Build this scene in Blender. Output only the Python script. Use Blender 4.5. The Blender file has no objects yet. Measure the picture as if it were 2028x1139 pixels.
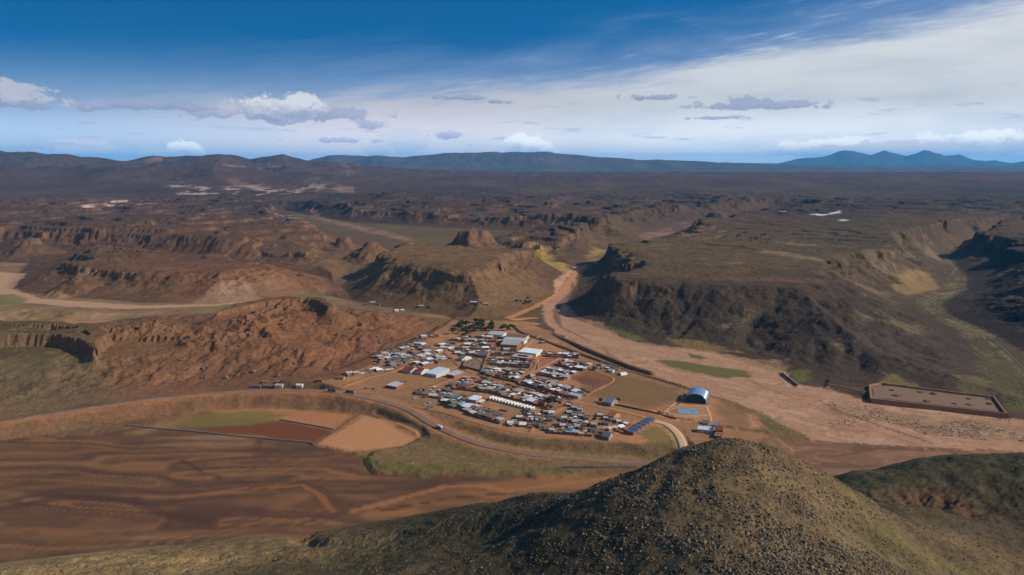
import bpy, bmesh, math, random
import numpy as np
from mathutils import Vector

random.seed(11)
RNG = np.random.default_rng(7)
scene = bpy.context.scene
COL = scene.collection

# ------------------------------------------------------------------ camera
CAM_Z = 300.0
F_PX = 1550.0                      # focal length in pixels of the 2028 px wide photograph
CX, CY = 1014.0, 569.5
HORIZON = 333.0
PITCH = math.atan((CY - HORIZON) / F_PX)
cam_data = bpy.data.cameras.new('camera')
cam_data.sensor_fit = 'HORIZONTAL'
cam_data.sensor_width = 36.0
cam_data.lens = F_PX / 2028.0 * 36.0
cam_data.clip_start = 1.0
cam_data.clip_end = 400000.0
cam = bpy.data.objects.new('camera', cam_data)
cam.location = (0, 0, CAM_Z)
cam.rotation_euler = (math.radians(90) - PITCH, 0, 0)
COL.objects.link(cam)
scene.camera = cam

# ------------------------------------------------------------------ exposure
scene.view_settings.view_transform = 'Standard'
scene.view_settings.look = 'None'
scene.view_settings.exposure = 0.0
scene.view_settings.gamma = 1.0
scene.view_settings.use_curve_mapping = False
scene.cycles.max_bounces = 4
scene.cycles.diffuse_bounces = 2
scene.cycles.glossy_bounces = 2
scene.cycles.volume_bounces = 0
scene.cycles.use_denoising = True
scene.cycles.denoising_prefilter = 'ACCURATE'

# ------------------------------------------------------------------ sun
SUN_AZ, SUN_EL = math.radians(96), math.radians(32)
SUN_DIR = Vector((math.sin(SUN_AZ) * math.cos(SUN_EL), math.cos(SUN_AZ) * math.cos(SUN_EL), math.sin(SUN_EL)))
sun_data = bpy.data.lights.new('sun', 'SUN')
sun_data.energy = 4.7
sun_data.angle = math.radians(0.5)
sun_data.color = (1.0, 0.93, 0.82)
sun = bpy.data.objects.new('sun', sun_data)
sun.rotation_euler = SUN_DIR.to_track_quat('Z', 'Y').to_euler()
sun.location = (0, 0, 2000)
COL.objects.link(sun)


# ------------------------------------------------------------------ small node language
class NT:
    tree = None


def node(t, **kw):
    n = NT.tree.nodes.new(t)
    for k, v in kw.items():
        setattr(n, k, v)
    return n


def put(sock, v):
    if isinstance(v, E):
        NT.tree.links.new(v.s, sock)
    elif isinstance(v, bpy.types.NodeSocket):
        NT.tree.links.new(v, sock)
    else:
        sock.default_value = v


class E:
    def __init__(self, s):
        self.s = s

    def _op(self, op, b, rev=False):
        n = node('ShaderNodeMath', operation=op)
        put(n.inputs[1 if rev else 0], self)
        put(n.inputs[0 if rev else 1], b)
        return E(n.outputs[0])

    def __add__(self, b): return self._op('ADD', b)
    __radd__ = __add__
    def __sub__(self, b): return self._op('SUBTRACT', b)
    def __rsub__(self, b): return self._op('SUBTRACT', b, True)
    def __mul__(self, b): return self._op('MULTIPLY', b)
    __rmul__ = __mul__
    def __truediv__(self, b): return self._op('DIVIDE', b)
    def max(self, b): return self._op('MAXIMUM', b)
    def min(self, b): return self._op('MINIMUM', b)
    def pow(self, b): return self._op('POWER', b)


def fn(op, *a):
    n = node('ShaderNodeMath', operation=op)
    for i, v in enumerate(a):
        put(n.inputs[i], v)
    return E(n.outputs[0])


def sstep(x, a, b, c=0.0, d=1.0):
    n = node('ShaderNodeMapRange', interpolation_type='SMOOTHSTEP')
    put(n.inputs['Value'], x)
    put(n.inputs['From Min'], a)
    put(n.inputs['From Max'], b)
    n.inputs['To Min'].default_value = c
    n.inputs['To Max'].default_value = d
    return E(n.outputs[0])


def xyz(x, y, z):
    n = node('ShaderNodeCombineXYZ')
    put(n.inputs[0], x); put(n.inputs[1], y); put(n.inputs[2], z)
    return n.outputs[0]


def noise(vec, scale, detail=4.0, rough=0.55, dist=0.0):
    n = node('ShaderNodeTexNoise')
    if vec is not None:
        put(n.inputs['Vector'], vec)
    n.inputs['Scale'].default_value = scale
    n.inputs['Detail'].default_value = detail
    n.inputs['Roughness'].default_value = rough
    n.inputs['Distortion'].default_value = dist
    return E(n.outputs[0])


def mixc(a, b, f):
    n = node('ShaderNodeMix', data_type='RGBA')
    put(n.inputs[0], f)
    for i, v in ((6, a), (7, b)):
        put(n.inputs[i], v)
    return n.outputs[2]


def mulc(a, f):
    n = node('ShaderNodeVectorMath', operation='SCALE')
    put(n.inputs[0], a)
    put(n.inputs[3], f)
    return n.outputs[0]


def lin(c):
    return tuple(((v / 255.0) / 12.92 if v <= 10 else ((v / 255.0 + 0.055) / 1.055) ** 2.4) for v in c)


# ------------------------------------------------------------------ sky
def build_world():
    w = bpy.data.worlds.new('World')
    scene.world = w
    w.use_nodes = True
    NT.tree = w.node_tree
    NT.tree.nodes.clear()
    tc = node('ShaderNodeTexCoord')
    sep = node('ShaderNodeSeparateXYZ')
    put(sep.inputs[0], tc.outputs['Generated'])
    x, y, z = (E(sep.outputs[i]) for i in range(3))
    s = fn('ARCTAN2', x, y)                     # azimuth from straight ahead, to the right
    t = fn('ARCSINE', z)                        # elevation
    # clear air: the deep blue of 4000 m altitude, reached quickly above the skyline
    zz = z.max(0.0) * 3.4 + 0.13
    sky = node('ShaderNodeTexSky', sky_type='NISHITA')
    sky.sun_disc = False
    sky.sun_elevation = SUN_EL
    sky.sun_rotation = SUN_AZ
    sky.altitude = 3800
    sky.air_density = 1.0
    sky.dust_density = 0.3
    sky.ozone_density = 4.0
    nrm = node('ShaderNodeVectorMath', operation='NORMALIZE')
    put(nrm.inputs[0], xyz(x, y, zz))
    put(sky.inputs[0], nrm.outputs[0])
    hs = node('ShaderNodeHueSaturation')
    hs.inputs['Saturation'].default_value = SKY_SAT
    hs.inputs['Value'].default_value = SKY_VAL
    put(hs.inputs['Color'], sky.outputs[0])
    K = 10.0                                    # cloud colours are divided by the background strength
    def cc(r, g, b):
        v = lin((r, g, b))
        return (v[0] * K * 1.15, v[1] * K * 1.15, v[2] * K * 1.15, 1)
    tint = node('ShaderNodeVectorMath', operation='MULTIPLY')
    put(tint.inputs[0], hs.outputs[0]); tint.inputs[1].default_value = (0.16, 1.42, 1.22)   # the deep cyan blue of thin dry air
    col = tint.outputs[0]
    # pale air low over the skyline
    low = sstep(t, 0.15, 0.028)
    col = mixc(col, cc(176, 188, 204), low.pow(1.25) * 0.95)
    # thin veil, stretched along the line on which the high deck ends
    rot = xyz(s * 1.0, (t - s * 0.105) * 7.0, 0.0)
    wisp = noise(rot, 5.0, 7, 0.62, 0.6)
    wisp2 = noise(rot, 17.0, 6, 0.65, 0.4)
    edge = fn('MULTIPLY', s + 0.02, s + 0.02) * 0.115 + s * 0.075 + 0.102
    d = edge - t
    veil = sstep(d + (wisp - 0.5) * 0.10, -0.075, 0.05) * sstep(s, -0.62, -0.05) * 0.62
    col = mixc(col, cc(172, 182, 208), veil)
    streak = sstep(wisp2 * 0.6 + wisp * 0.55, 0.60, 0.80) * sstep(d, -0.075, -0.008) * sstep(s, -0.12, 0.24) * 0.55
    col = mixc(col, cc(200, 208, 222), streak)
    deck = sstep(d + (wisp2 - 0.5) * 0.034 + (wisp - 0.5) * 0.05, -0.012, 0.026) * sstep(s, -0.56, -0.16)
    warm = sstep(s, 0.3, -0.15)
    dcol = mixc(cc(220, 220, 218), cc(212, 202, 200), warm)
    mott = noise(xyz(s * 3.0, t * 14.0, 1.7), 2.2, 6, 0.6)
    dcol = mixc(dcol, cc(188, 192, 200), sstep(mott, 0.42, 0.75) * 0.6)
    col = mixc(col, dcol, deck * 0.97)
    # small lilac shreds hanging before the deck
    sh = noise(xyz(s * 1.0, t * 6.5, 4.2), 15.0, 5, 0.58)
    shm = sstep(sh, 0.58, 0.68) * sstep(t, 0.012, 0.03) * sstep(t, 0.10, 0.07) * sstep(d, 0.0, 0.05)
    col = mixc(col, cc(160, 162, 182), shm * 0.55)
    # heaped clouds: centre azimuth, elevation, half width, half height, kind (0 sunlit, 1 in shade)
    blobs = [(-0.280, 0.067, 0.058, 0.022, 0.0), (-0.345, 0.064, 0.045, 0.013, 0.62), (-0.225, 0.064, 0.055, 0.010, 1.0), (-0.39, 0.070, 0.04, 0.010, 1.0),
             (-0.575, 0.074, 0.05, 0.019, 0.35), (-0.615, 0.078, 0.05, 0.016, 0.3), (-0.54, 0.068, 0.04, 0.011, 0.6),
             (-0.478, 0.067, 0.02, 0.008, 1.0), (-0.435, 0.070, 0.025, 0.009, 1.0),
             (-0.175, 0.052, 0.016, 0.009, 1.0), (-0.129, 0.030, 0.024, 0.021, 0.5), (-0.165, 0.022, 0.016, 0.012, 0.55), (-0.08, 0.040, 0.022, 0.007, 1.0),
             (-0.215, 0.033, 0.045, 0.004, 1.0), (-0.06, 0.086, 0.04, 0.004, 1.0), (-0.02, 0.081, 0.02, 0.004, 1.0),
             (0.175, 0.085, 0.045, 0.0045, 1.0), (0.30, 0.073, 0.075, 0.008, 0.95), (0.02, 0.026, 0.03, 0.015, 0.2), (0.26, 0.060, 0.035, 0.003, 1.0),
             (-0.390, 0.019, 0.022, 0.014, 0.2), (-0.50, 0.020, 0.035, 0.012, 0.4), (-0.58, 0.018, 0.10, 0.012, 0.9), (-0.46, 0.014, 0.09, 0.010, 0.6),
             (0.38, 0.020, 0.07, 0.014, 0.15), (0.53, 0.026, 0.06, 0.015, 0.15), (0.62, 0.022, 0.07, 0.015, 0.3), (0.45, 0.018, 0.1, 0.012, 0.3)]
    big = noise(xyz(s * 1.0, t * 1.5, 0.3), 44.0, 6, 0.58)
    fine = noise(xyz(s * 1.0, t * 1.3, 2.3), 130.0, 5, 0.6)
    wob = (big - 0.5) * 1.9 + (fine - 0.5) * 0.7
    for (bs, bt, hw, hh, kind) in blobs:
        u = (s - bs) * (1.0 / hw)
        v = (t - bt) * (1.0 / hh)
        vv = v.max(v * -1.7)                                    # flat undersides
        q = fn('SQRT', u * u + vv * vv)
        cov = sstep(1.12 - q + wob * (0.95 if kind < 0.6 else 2.0), 0.0, 0.28 if kind < 0.6 else 0.5)
        top = sstep(v + wob * 0.9 + u * 0.2, -0.55, 0.55)
        lit = cc(236, 233, 229) if kind < 0.3 else (cc(200, 196, 202) if kind < 0.65 else cc(168, 168, 188))
        dark = cc(142, 140, 163) if bt > 0.03 else cc(180, 183, 194)
        col = mixc(col, mixc(dark, lit, top), cov * (0.94 if kind < 0.6 else 0.82))
    # the air in front of the lowest clouds takes away light: they are as bright as those higher up
    col = mulc(col, sstep(t, 0.085, 0.006, 1.0, 2.5))
    bg = node('ShaderNodeBackground')
    bg.inputs['Strength'].default_value = 0.1
    put(bg.inputs['Color'], col)
    out = node('ShaderNodeOutputWorld')
    put(out.inputs['Surface'], bg.outputs[0])


SKY_SAT, SKY_VAL = 1.9, 1.3
build_world()


# ------------------------------------------------------------------ from the photograph's geometry to metres
CP, SP = math.cos(PITCH), math.sin(PITCH)


def ray(px, py):
    dx, dy = (px - CX) / F_PX, -(py - CY) / F_PX
    return np.array((dx, CP + dy * SP, -SP + dy * CP))


def at(px, py, z):
    """Point of the ground plane at height z seen at a pixel of the photograph."""
    r = ray(px, py)
    k = (z - CAM_Z) / r[2]
    return (r[0] * k, r[1] * k)


def at_depth(px, py, d):
    r = ray(px, py)
    k = d / r[1]
    return (r[0] * k, d, CAM_Z + r[2] * k)


def poly(pts, z):
    return np.array([at(p[0], p[1], p[2] if len(p) > 2 else z) for p in pts])


# ------------------------------------------------------------------ noise and distance fields
def _hash(ix, iy, seed):
    h = (ix.astype(np.uint32) * np.uint32(374761393)) ^ (iy.astype(np.uint32) * np.uint32(668265263)) ^ np.uint32((seed * 2246822519) & 0xffffffff)
    h = (h ^ (h >> np.uint32(13))) * np.uint32(1274126177)
    return h ^ (h >> np.uint32(16))


GRADX = np.cos(np.arange(64) * math.tau / 64).astype(np.float32)
GRADY = np.sin(np.arange(64) * math.tau / 64).astype(np.float32)


def perlin(x, y, seed=0):
    fx, fy = np.floor(x), np.floor(y)
    ix, iy = fx.astype(np.int64), fy.astype(np.int64)
    x = (x - fx).astype(np.float32); y = (y - fy).astype(np.float32)
    u = x * x * x * (x * (x * 6 - 15) + 10); v = y * y * y * (y * (y * 6 - 15) + 10)

    def g(ax, ay):
        k = _hash(ix + ax, iy + ay, seed) & np.uint32(63)
        return GRADX[k] * (x - ax) + GRADY[k] * (y - ay)
    a, b, c, d = g(0, 0), g(1, 0), g(0, 1), g(1, 1)
    a = a + u * (b - a); c = c + u * (d - c)
    return (a + v * (c - a)) * 1.5


def fbm(x, y, scale, octaves=4, seed=0, gain=0.5, lac=2.03):
    out = np.zeros(np.shape(x), np.float32)
    amp, k = 1.0, 1.0 / scale
    for o in range(octaves):
        out += amp * perlin(x * k + 17.3 * o, y * k - 9.1 * o, seed + o)
        amp *= gain; k *= lac
    return out


def ridged(x, y, scale, octaves=4, seed=0):
    out = np.zeros(np.shape(x), np.float32)
    amp, k = 1.0, 1.0 / scale
    for o in range(octaves):
        out += amp * (1 - 2 * np.abs(perlin(x * k + 5.7 * o, y * k + 3.3 * o, seed + o)))
        amp *= 0.5; k *= 2.1
    return out


def cells(x, y, scale, seed=0):
    """Random value per jittered cell: blocks of rock."""
    x = x / scale; y = y / scale
    jx = x + 0.55 * perlin(x * 1.3, y * 1.3, seed + 3); jy = y + 0.55 * perlin(x * 1.3 + 40, y * 1.3, seed + 5)
    h = _hash(np.floor(jx).astype(np.int64), np.floor(jy).astype(np.int64), seed)
    return (h & np.uint32(1023)).astype(np.float32) / 1023.0


def sst(x, a, b):
    t = np.clip((x - a) / (b - a), 0, 1)
    return t * t * (3 - 2 * t)


def seg_dist(x, y, P, closed=False):
    """Distance to a polyline and position along it (index + fraction)."""
    best = np.full(np.shape(x), 1e18, np.float32)
    pos = np.zeros(np.shape(x), np.float32)
    n = len(P)
    for i in range(n if closed else n - 1):
        a, b = P[i], P[(i + 1) % n]
        ex, ey = b[0] - a[0], b[1] - a[1]
        L = ex * ex + ey * ey + 1e-9
        t = np.clip(((x - a[0]) * ex + (y - a[1]) * ey) / L, 0, 1)
        d = (x - a[0] - t * ex) ** 2 + (y - a[1] - t * ey) ** 2
        m = d < best
        best = np.where(m, d, best)
        pos = np.where(m, i + t, pos)
    return np.sqrt(best), pos


def sdf(x, y, P):
    """Signed distance to a polygon, negative inside."""
    d, _ = seg_dist(x, y, P, True)
    ins = np.zeros(np.shape(x), bool)
    n = len(P)
    for i in range(n):
        a, b = P[i], P[(i + 1) % n]
        if a[1] == b[1]:
            continue
        c = (a[1] > y) != (b[1] > y)
        ins ^= c & (x < (b[0] - a[0]) * (y - a[1]) / (b[1] - a[1]) + a[0])
    return np.where(ins, -d, d)


def local(fun, x, y, P, pad, far=1e4):
    """Evaluate a distance field only near its shape."""
    out = np.full(np.shape(x), far, np.float32)
    m = (x > P[:, 0].min() - pad) & (x < P[:, 0].max() + pad) & (y > P[:, 1].min() - pad) & (y < P[:, 1].max() + pad)
    if m.any():
        out[m] = fun(x[m], y[m], P)
    return out


def psdf(x, y, P, pad=400):
    return local(sdf, x, y, P, pad)


def smooth_line(pts, n=6):
    """Catmull-Rom through points of any dimension."""
    p = np.array(pts, float)
    p = np.vstack([2 * p[0] - p[1], p, 2 * p[-1] - p[-2]])
    out = []
    for i in range(1, len(p) - 2):
        for k in range(n):
            t = k / n
            out.append(0.5 * ((2 * p[i]) + (-p[i - 1] + p[i + 1]) * t + (2 * p[i - 1] - 5 * p[i] + 4 * p[i + 1] - p[i + 2]) * t * t
                              + (-p[i - 1] + 3 * p[i] - 3 * p[i + 1] + p[i + 2]) * t ** 3))
    out.append(p[-2])
    return np.array(out)


def pline(pts):
    """Pixels with a height -> world line (x, y, z)."""
    return np.array([(*at(a, b, c), c) for a, b, c in pts])


# ------------------------------------------------------------------ the lie of the land
VZ = 14.0                                        # height of the village terrace
ROAD = smooth_line(pline([(-180, 868, 13), (0, 836, 14), (150, 812, 15), (300, 790, 16), (450, 777, 16), (560, 773, 16), (650, 775, 15), (700, 782, 14),
                          (760, 795, 12), (810, 812, 11), (850, 836, 10), (900, 860, 9), (960, 881, 8), (1040, 897, 7), (1130, 906, 6), (1220, 912, 5),
                          (1310, 917, 4), (1420, 922, 4), (1540, 927, 3), (1640, 935, 3), (1720, 940, 2), (1900, 948, 2), (2200, 955, 2)]), 4)
RAMP = smooth_line(pline([(1290, 833, 14), (1318, 840, 14), (1338, 855, 13.5), (1350, 875, 12.5), (1354, 893, 11), (1352, 912, 8)]), 4)
BASIN = poly([(-420, 905), (-250, 856), (0, 822), (200, 786), (350, 768), (500, 756), (640, 748), (690, 737), (760, 706), (830, 682), (880, 655),
              (905, 636), (950, 632), (1010, 622), (1060, 597), (1100, 578), (1125, 545), (1142, 522), (1165, 520), (1152, 545), (1132, 575), (1118, 600),
              (1140, 628), (1230, 664), (1290, 682), (1400, 692), (1500, 722), (1560, 738), (1640, 748), (1760, 762), (1900, 778), (1960, 786), (2010, 800), (2120, 805),
              (2500, 850), (3600, 1300), (-2000, 1300)], 6)
TERRACE = poly([(560, 752), (640, 757), (690, 772), (740, 781), (790, 797), (832, 816), (868, 834), (930, 848), (1000, 861), (1060, 872), (1150, 878),
                (1230, 876), (1310, 886), (1346, 892), (1362, 905), (1420, 905), (1540, 868), (1500, 832), (1440, 796), (1345, 760), (1240, 730), (1150, 694), (1090, 662), (1050, 640), (1000, 631),
                (900, 628), (840, 660), (750, 690), (680, 722), (600, 740)], VZ)
LEFTV = poly([(-500, 512), (-60, 515), (55, 520), (28, 548), (12, 570), (60, 578), (150, 587), (290, 598), (430, 598), (540, 588), (610, 578), (645, 582), (720, 598),
              (800, 612), (880, 622), (900, 630), (840, 626), (760, 616), (650, 603), (560, 604), (440, 618), (300, 625), (200, 632), (0, 640), (-500, 655)], 3)
MIDV = poly([(560, 415), (620, 428), (700, 440), (800, 446), (900, 452), (1010, 456), (1090, 463), (1160, 470), (1250, 470), (1225, 478), (1120, 474), (1010, 474), (930, 480), (905, 500), (880, 511),
             (780, 511), (730, 500), (690, 478), (640, 458), (590, 440)], 0)
BUTTES = [(*at_depth(938, 450, 2560), 120), (*at_depth(735, 478, 2560), 40), (*at_depth(540, 482, 2700), 34), (*at_depth(1420, 418, 4500), 120), (*at_depth(158, 540, 1900), 13), (*at_depth(1090, 398, 4700), 90), (*at_depth(680, 468, 2900), 60), (*at_depth(300, 470, 2900), 60), (*at_depth(430, 445, 3400), 70), (*at_depth(60, 470, 2700), 60)]
GAP = np.array([(*at(a, b, 5), w) for a, b, w in [(650, 580, 10), (672, 556, 14), (700, 530, 16), (722, 508, 22), (735, 498, 30)]])
BACK = np.array([(*at(a, b, 0), w) for a, b, w in [(1155, 524, 25), (1080, 527, 28), (1000, 526, 30), (930, 518, 24), (870, 511, 40)]])
NORTH = np.array([(*at(a, b, 0), w) for a, b, w in [(1152, 522, 28), (1195, 507, 30), (1245, 488, 40), (1290, 466, 70), (1330, 455, 120), (1380, 440, 100), (1470, 428, 60), (1560, 420, 60)]])
CANYON = np.array([(*at(a, b, 8), w) for a, b, w in [(2300, 800, 70), (2120, 765, 75), (2030, 735, 55), (1990, 690, 36), (1925, 645, 22), (1850, 612, 22), (1840, 590, 26), (1890, 566, 26),
                                                       (1902, 540, 16), (1880, 520, 12), (1868, 500, 14), (1920, 480, 14), (1990, 462, 20), (2060, 452, 20)]])
SIDE = np.array([(*at(a, b, 20), w) for a, b, w in [(700, 590, 10), (675, 560, 8), (640, 535, 6), (560, 520, 6), (470, 508, 8), (330, 500, 8), (150, 492, 10), (0, 490, 20), (-200, 480, 20)]])
PAD = poly([(1722, 763), (1745, 759), (1968, 786), (1992, 820), (1725, 790)], 5)
LIP1 = poly([(-260, 690), (-60, 668), (0, 664), (60, 660), (115, 661), (160, 678), (186, 688), (215, 660), (200, 642), (0, 634), (-260, 640)], 43)
LIP2 = poly([(430, 616), (475, 608), (520, 599), (560, 593), (600, 591), (636, 596), (655, 606), (640, 588), (560, 586), (470, 600)], 54)
BERM2 = poly([(1640, 748), (1716, 763), (1716, 780), (1636, 765)], 5)
FIELD = poly([(627, 880), (722, 822), (838, 852), (832, 868), (800, 884), (690, 892)], 3)


def capsule(x, y, C, pad=900):
    out = np.full(np.shape(x), 1e4, np.float32)
    m = (x > C[:, 0].min() - pad) & (x < C[:, 0].max() + pad) & (y > C[:, 1].min() - pad) & (y < C[:, 1].max() + pad)
    if m.any():
        d, p = seg_dist(x[m], y[m], C)
        i = np.minimum(p.astype(int), len(C) - 2)
        f = p - i
        out[m] = d - (C[i, 2] * (1 - f) + C[i + 1, 2] * f)
    return out


def blob(x, y, px, py, z, r, aspect=1.0):
    cx, cy = at(px, py, z)
    return np.exp(-(((x - cx) / r) ** 2 + ((y - cy) / (r * aspect)) ** 2))


# foreground ridge: heights along lines of sight, joined by a thin-plate spline
FG = [(1430, 868, 430), (1380, 885, 432), (1490, 876, 436), (1540, 893, 434), (1590, 915, 430), (1650, 945, 428), (1440, 940, 380), (1450, 1040, 330), (1460, 1139, 290), (1340, 893, 436),
      (1260, 925, 452), (1200, 950, 475), (1100, 977, 540), (1000, 994, 630), (850, 1012, 678), (700, 1027, 675), (600, 1037, 668), (440, 1043, 660), (300, 1056, 648), (150, 1072, 630), (0, 1088, 615),
      (1100, 1139, 335), (1250, 1139, 310), (900, 1139, 365), (700, 1139, 390), (500, 1139, 410), (300, 1139, 430), (0, 1139, 470), (1000, 1060, 450), (800, 1080, 500), (500, 1080, 540), (620, 1060, 590), (200, 1100, 545),
      (1650, 1000, 395), (1700, 1060, 372), (1800, 1139, 352), (1900, 1139, 395), (2028, 1139, 430), (1900, 1050, 505), (2028, 1050, 530), (1760, 1000, 545), (1700, 975, 610), (1640, 945, 690), (1700, 928, 705), (1760, 934, 690),
      (1800, 917, 690), (1900, 906, 672), (2028, 899, 655), (1850, 985, 585), (1950, 960, 610), (2250, 890, 640), (2300, 1139, 440)]
FGP = [at_depth(*p) for p in FG]
for wx, wy, wz in [(0, 150, 165), (-200, 200, 140), (-420, 300, 85), (-650, 380, 50), (120, 150, 175), (300, 200, 150), (500, 250, 120), (-900, 500, 20), (800, 350, 90),
                   (90, 560, 25), (160, 590, 25), (230, 590, 22), (130, 660, -25), (230, 680, -25), (300, 720, -10), (30, 690, -22), (-60, 790, -25), (-200, 820, -28), (-350, 800, -28), (-500, 760, -30), (-800, 700, -30), (400, 790, -25), (520, 770, -15), (650, 740, -12),
                   (900, 720, 10), (1100, 500, 60)]:
    FGP.append((wx, wy, wz))
FGP = np.array(FGP)


def _tps():
    P = FGP[:, :2] / 100.0
    n = len(P)
    d2 = ((P[:, None] - P[None]) ** 2).sum(-1)
    Kk = 0.5 * d2 * np.log(d2 + 1e-9) + np.eye(n) * 0.02
    A = np.zeros((n + 3, n + 3))
    A[:n, :n] = Kk; A[:n, n] = 1; A[:n, n + 1:] = P; A[n, :n] = 1; A[n + 1:, :n] = P.T
    return P, np.linalg.solve(A, np.concatenate([FGP[:, 2], np.zeros(3)]))


TPS_P, TPS_W = _tps()


def fore(x, y):
    X, Y = x / 100.0, y / 100.0
    out = (TPS_W[-3] + TPS_W[-2] * X + TPS_W[-1] * Y).astype(np.float32)
    for (a, b), w in zip(TPS_P, TPS_W[:-3]):
        d2 = (X - a) ** 2 + (Y - b) ** 2
        out += (w * 0.5) * (d2 * np.log(d2 + 1e-9)).astype(np.float32)
    return out


# ranges on the skyline: distance, spread towards and away from the viewer, crest pixels
RANGES = [
    (13500, 6200, 3500, [(-500, 300), (-200, 296), (0, 298), (60, 300), (120, 304), (200, 312), (255, 316), (305, 307), (360, 309), (430, 304), (500, 311), (560, 306), (620, 317), (690, 322), (800, 333), (1000, 340)]),
    (9800, 2800, 1500, [(-500, 322), (0, 330), (200, 326), (320, 330), (420, 322), (520, 334), (640, 340), (760, 348)]),
    (26000, 8000, 6000, [(400, 318), (600, 318), (650, 306), (700, 308), (760, 305), (800, 309), (850, 305), (880, 303), (980, 300), (1080, 300), (1130, 306), (1180, 309), (1250, 313), (1350, 317), (1450, 321), (1600, 328), (1800, 333), (2500, 336)]),
    (40000, 9000, 6000, [(900, 330), (1200, 322), (1400, 321), (1600, 324), (1800, 326), (2028, 326), (2500, 325)]),
    (62000, 9000, 7000, [(1300, 330), (1540, 320), (1590, 313), (1640, 302), (1668, 298), (1690, 296), (1722, 297), (1750, 297), (1772, 300), (1795, 304), (1815, 300), (1836, 296), (1862, 296), (1890, 303), (1930, 314), (1985, 318), (2300, 317)]),
]
RANGE_X = []
for D, w0, w1, pts in RANGES:
    q = [at_depth(px, py, D) for px, py in pts]
    RANGE_X.append((np.array([a[0] / D for a in q]), np.array([a[2] for a in q])))


def profile(t, c):
    a = np.clip(t, 0, 1)
    s = a * a * (3 - 2 * a) * 0.5 + a * 0.5
    k = np.where(t < 0.78, 0.68 * np.clip(t / 0.78, 0, 1) ** 1.15, np.where(t < 0.84, 0.68 + (t - 0.78) / 0.06 * 0.27, 0.95 + np.clip((t - 0.84) / 0.16, 0, 1) * 0.06))
    return s + (k - s) * c


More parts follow.
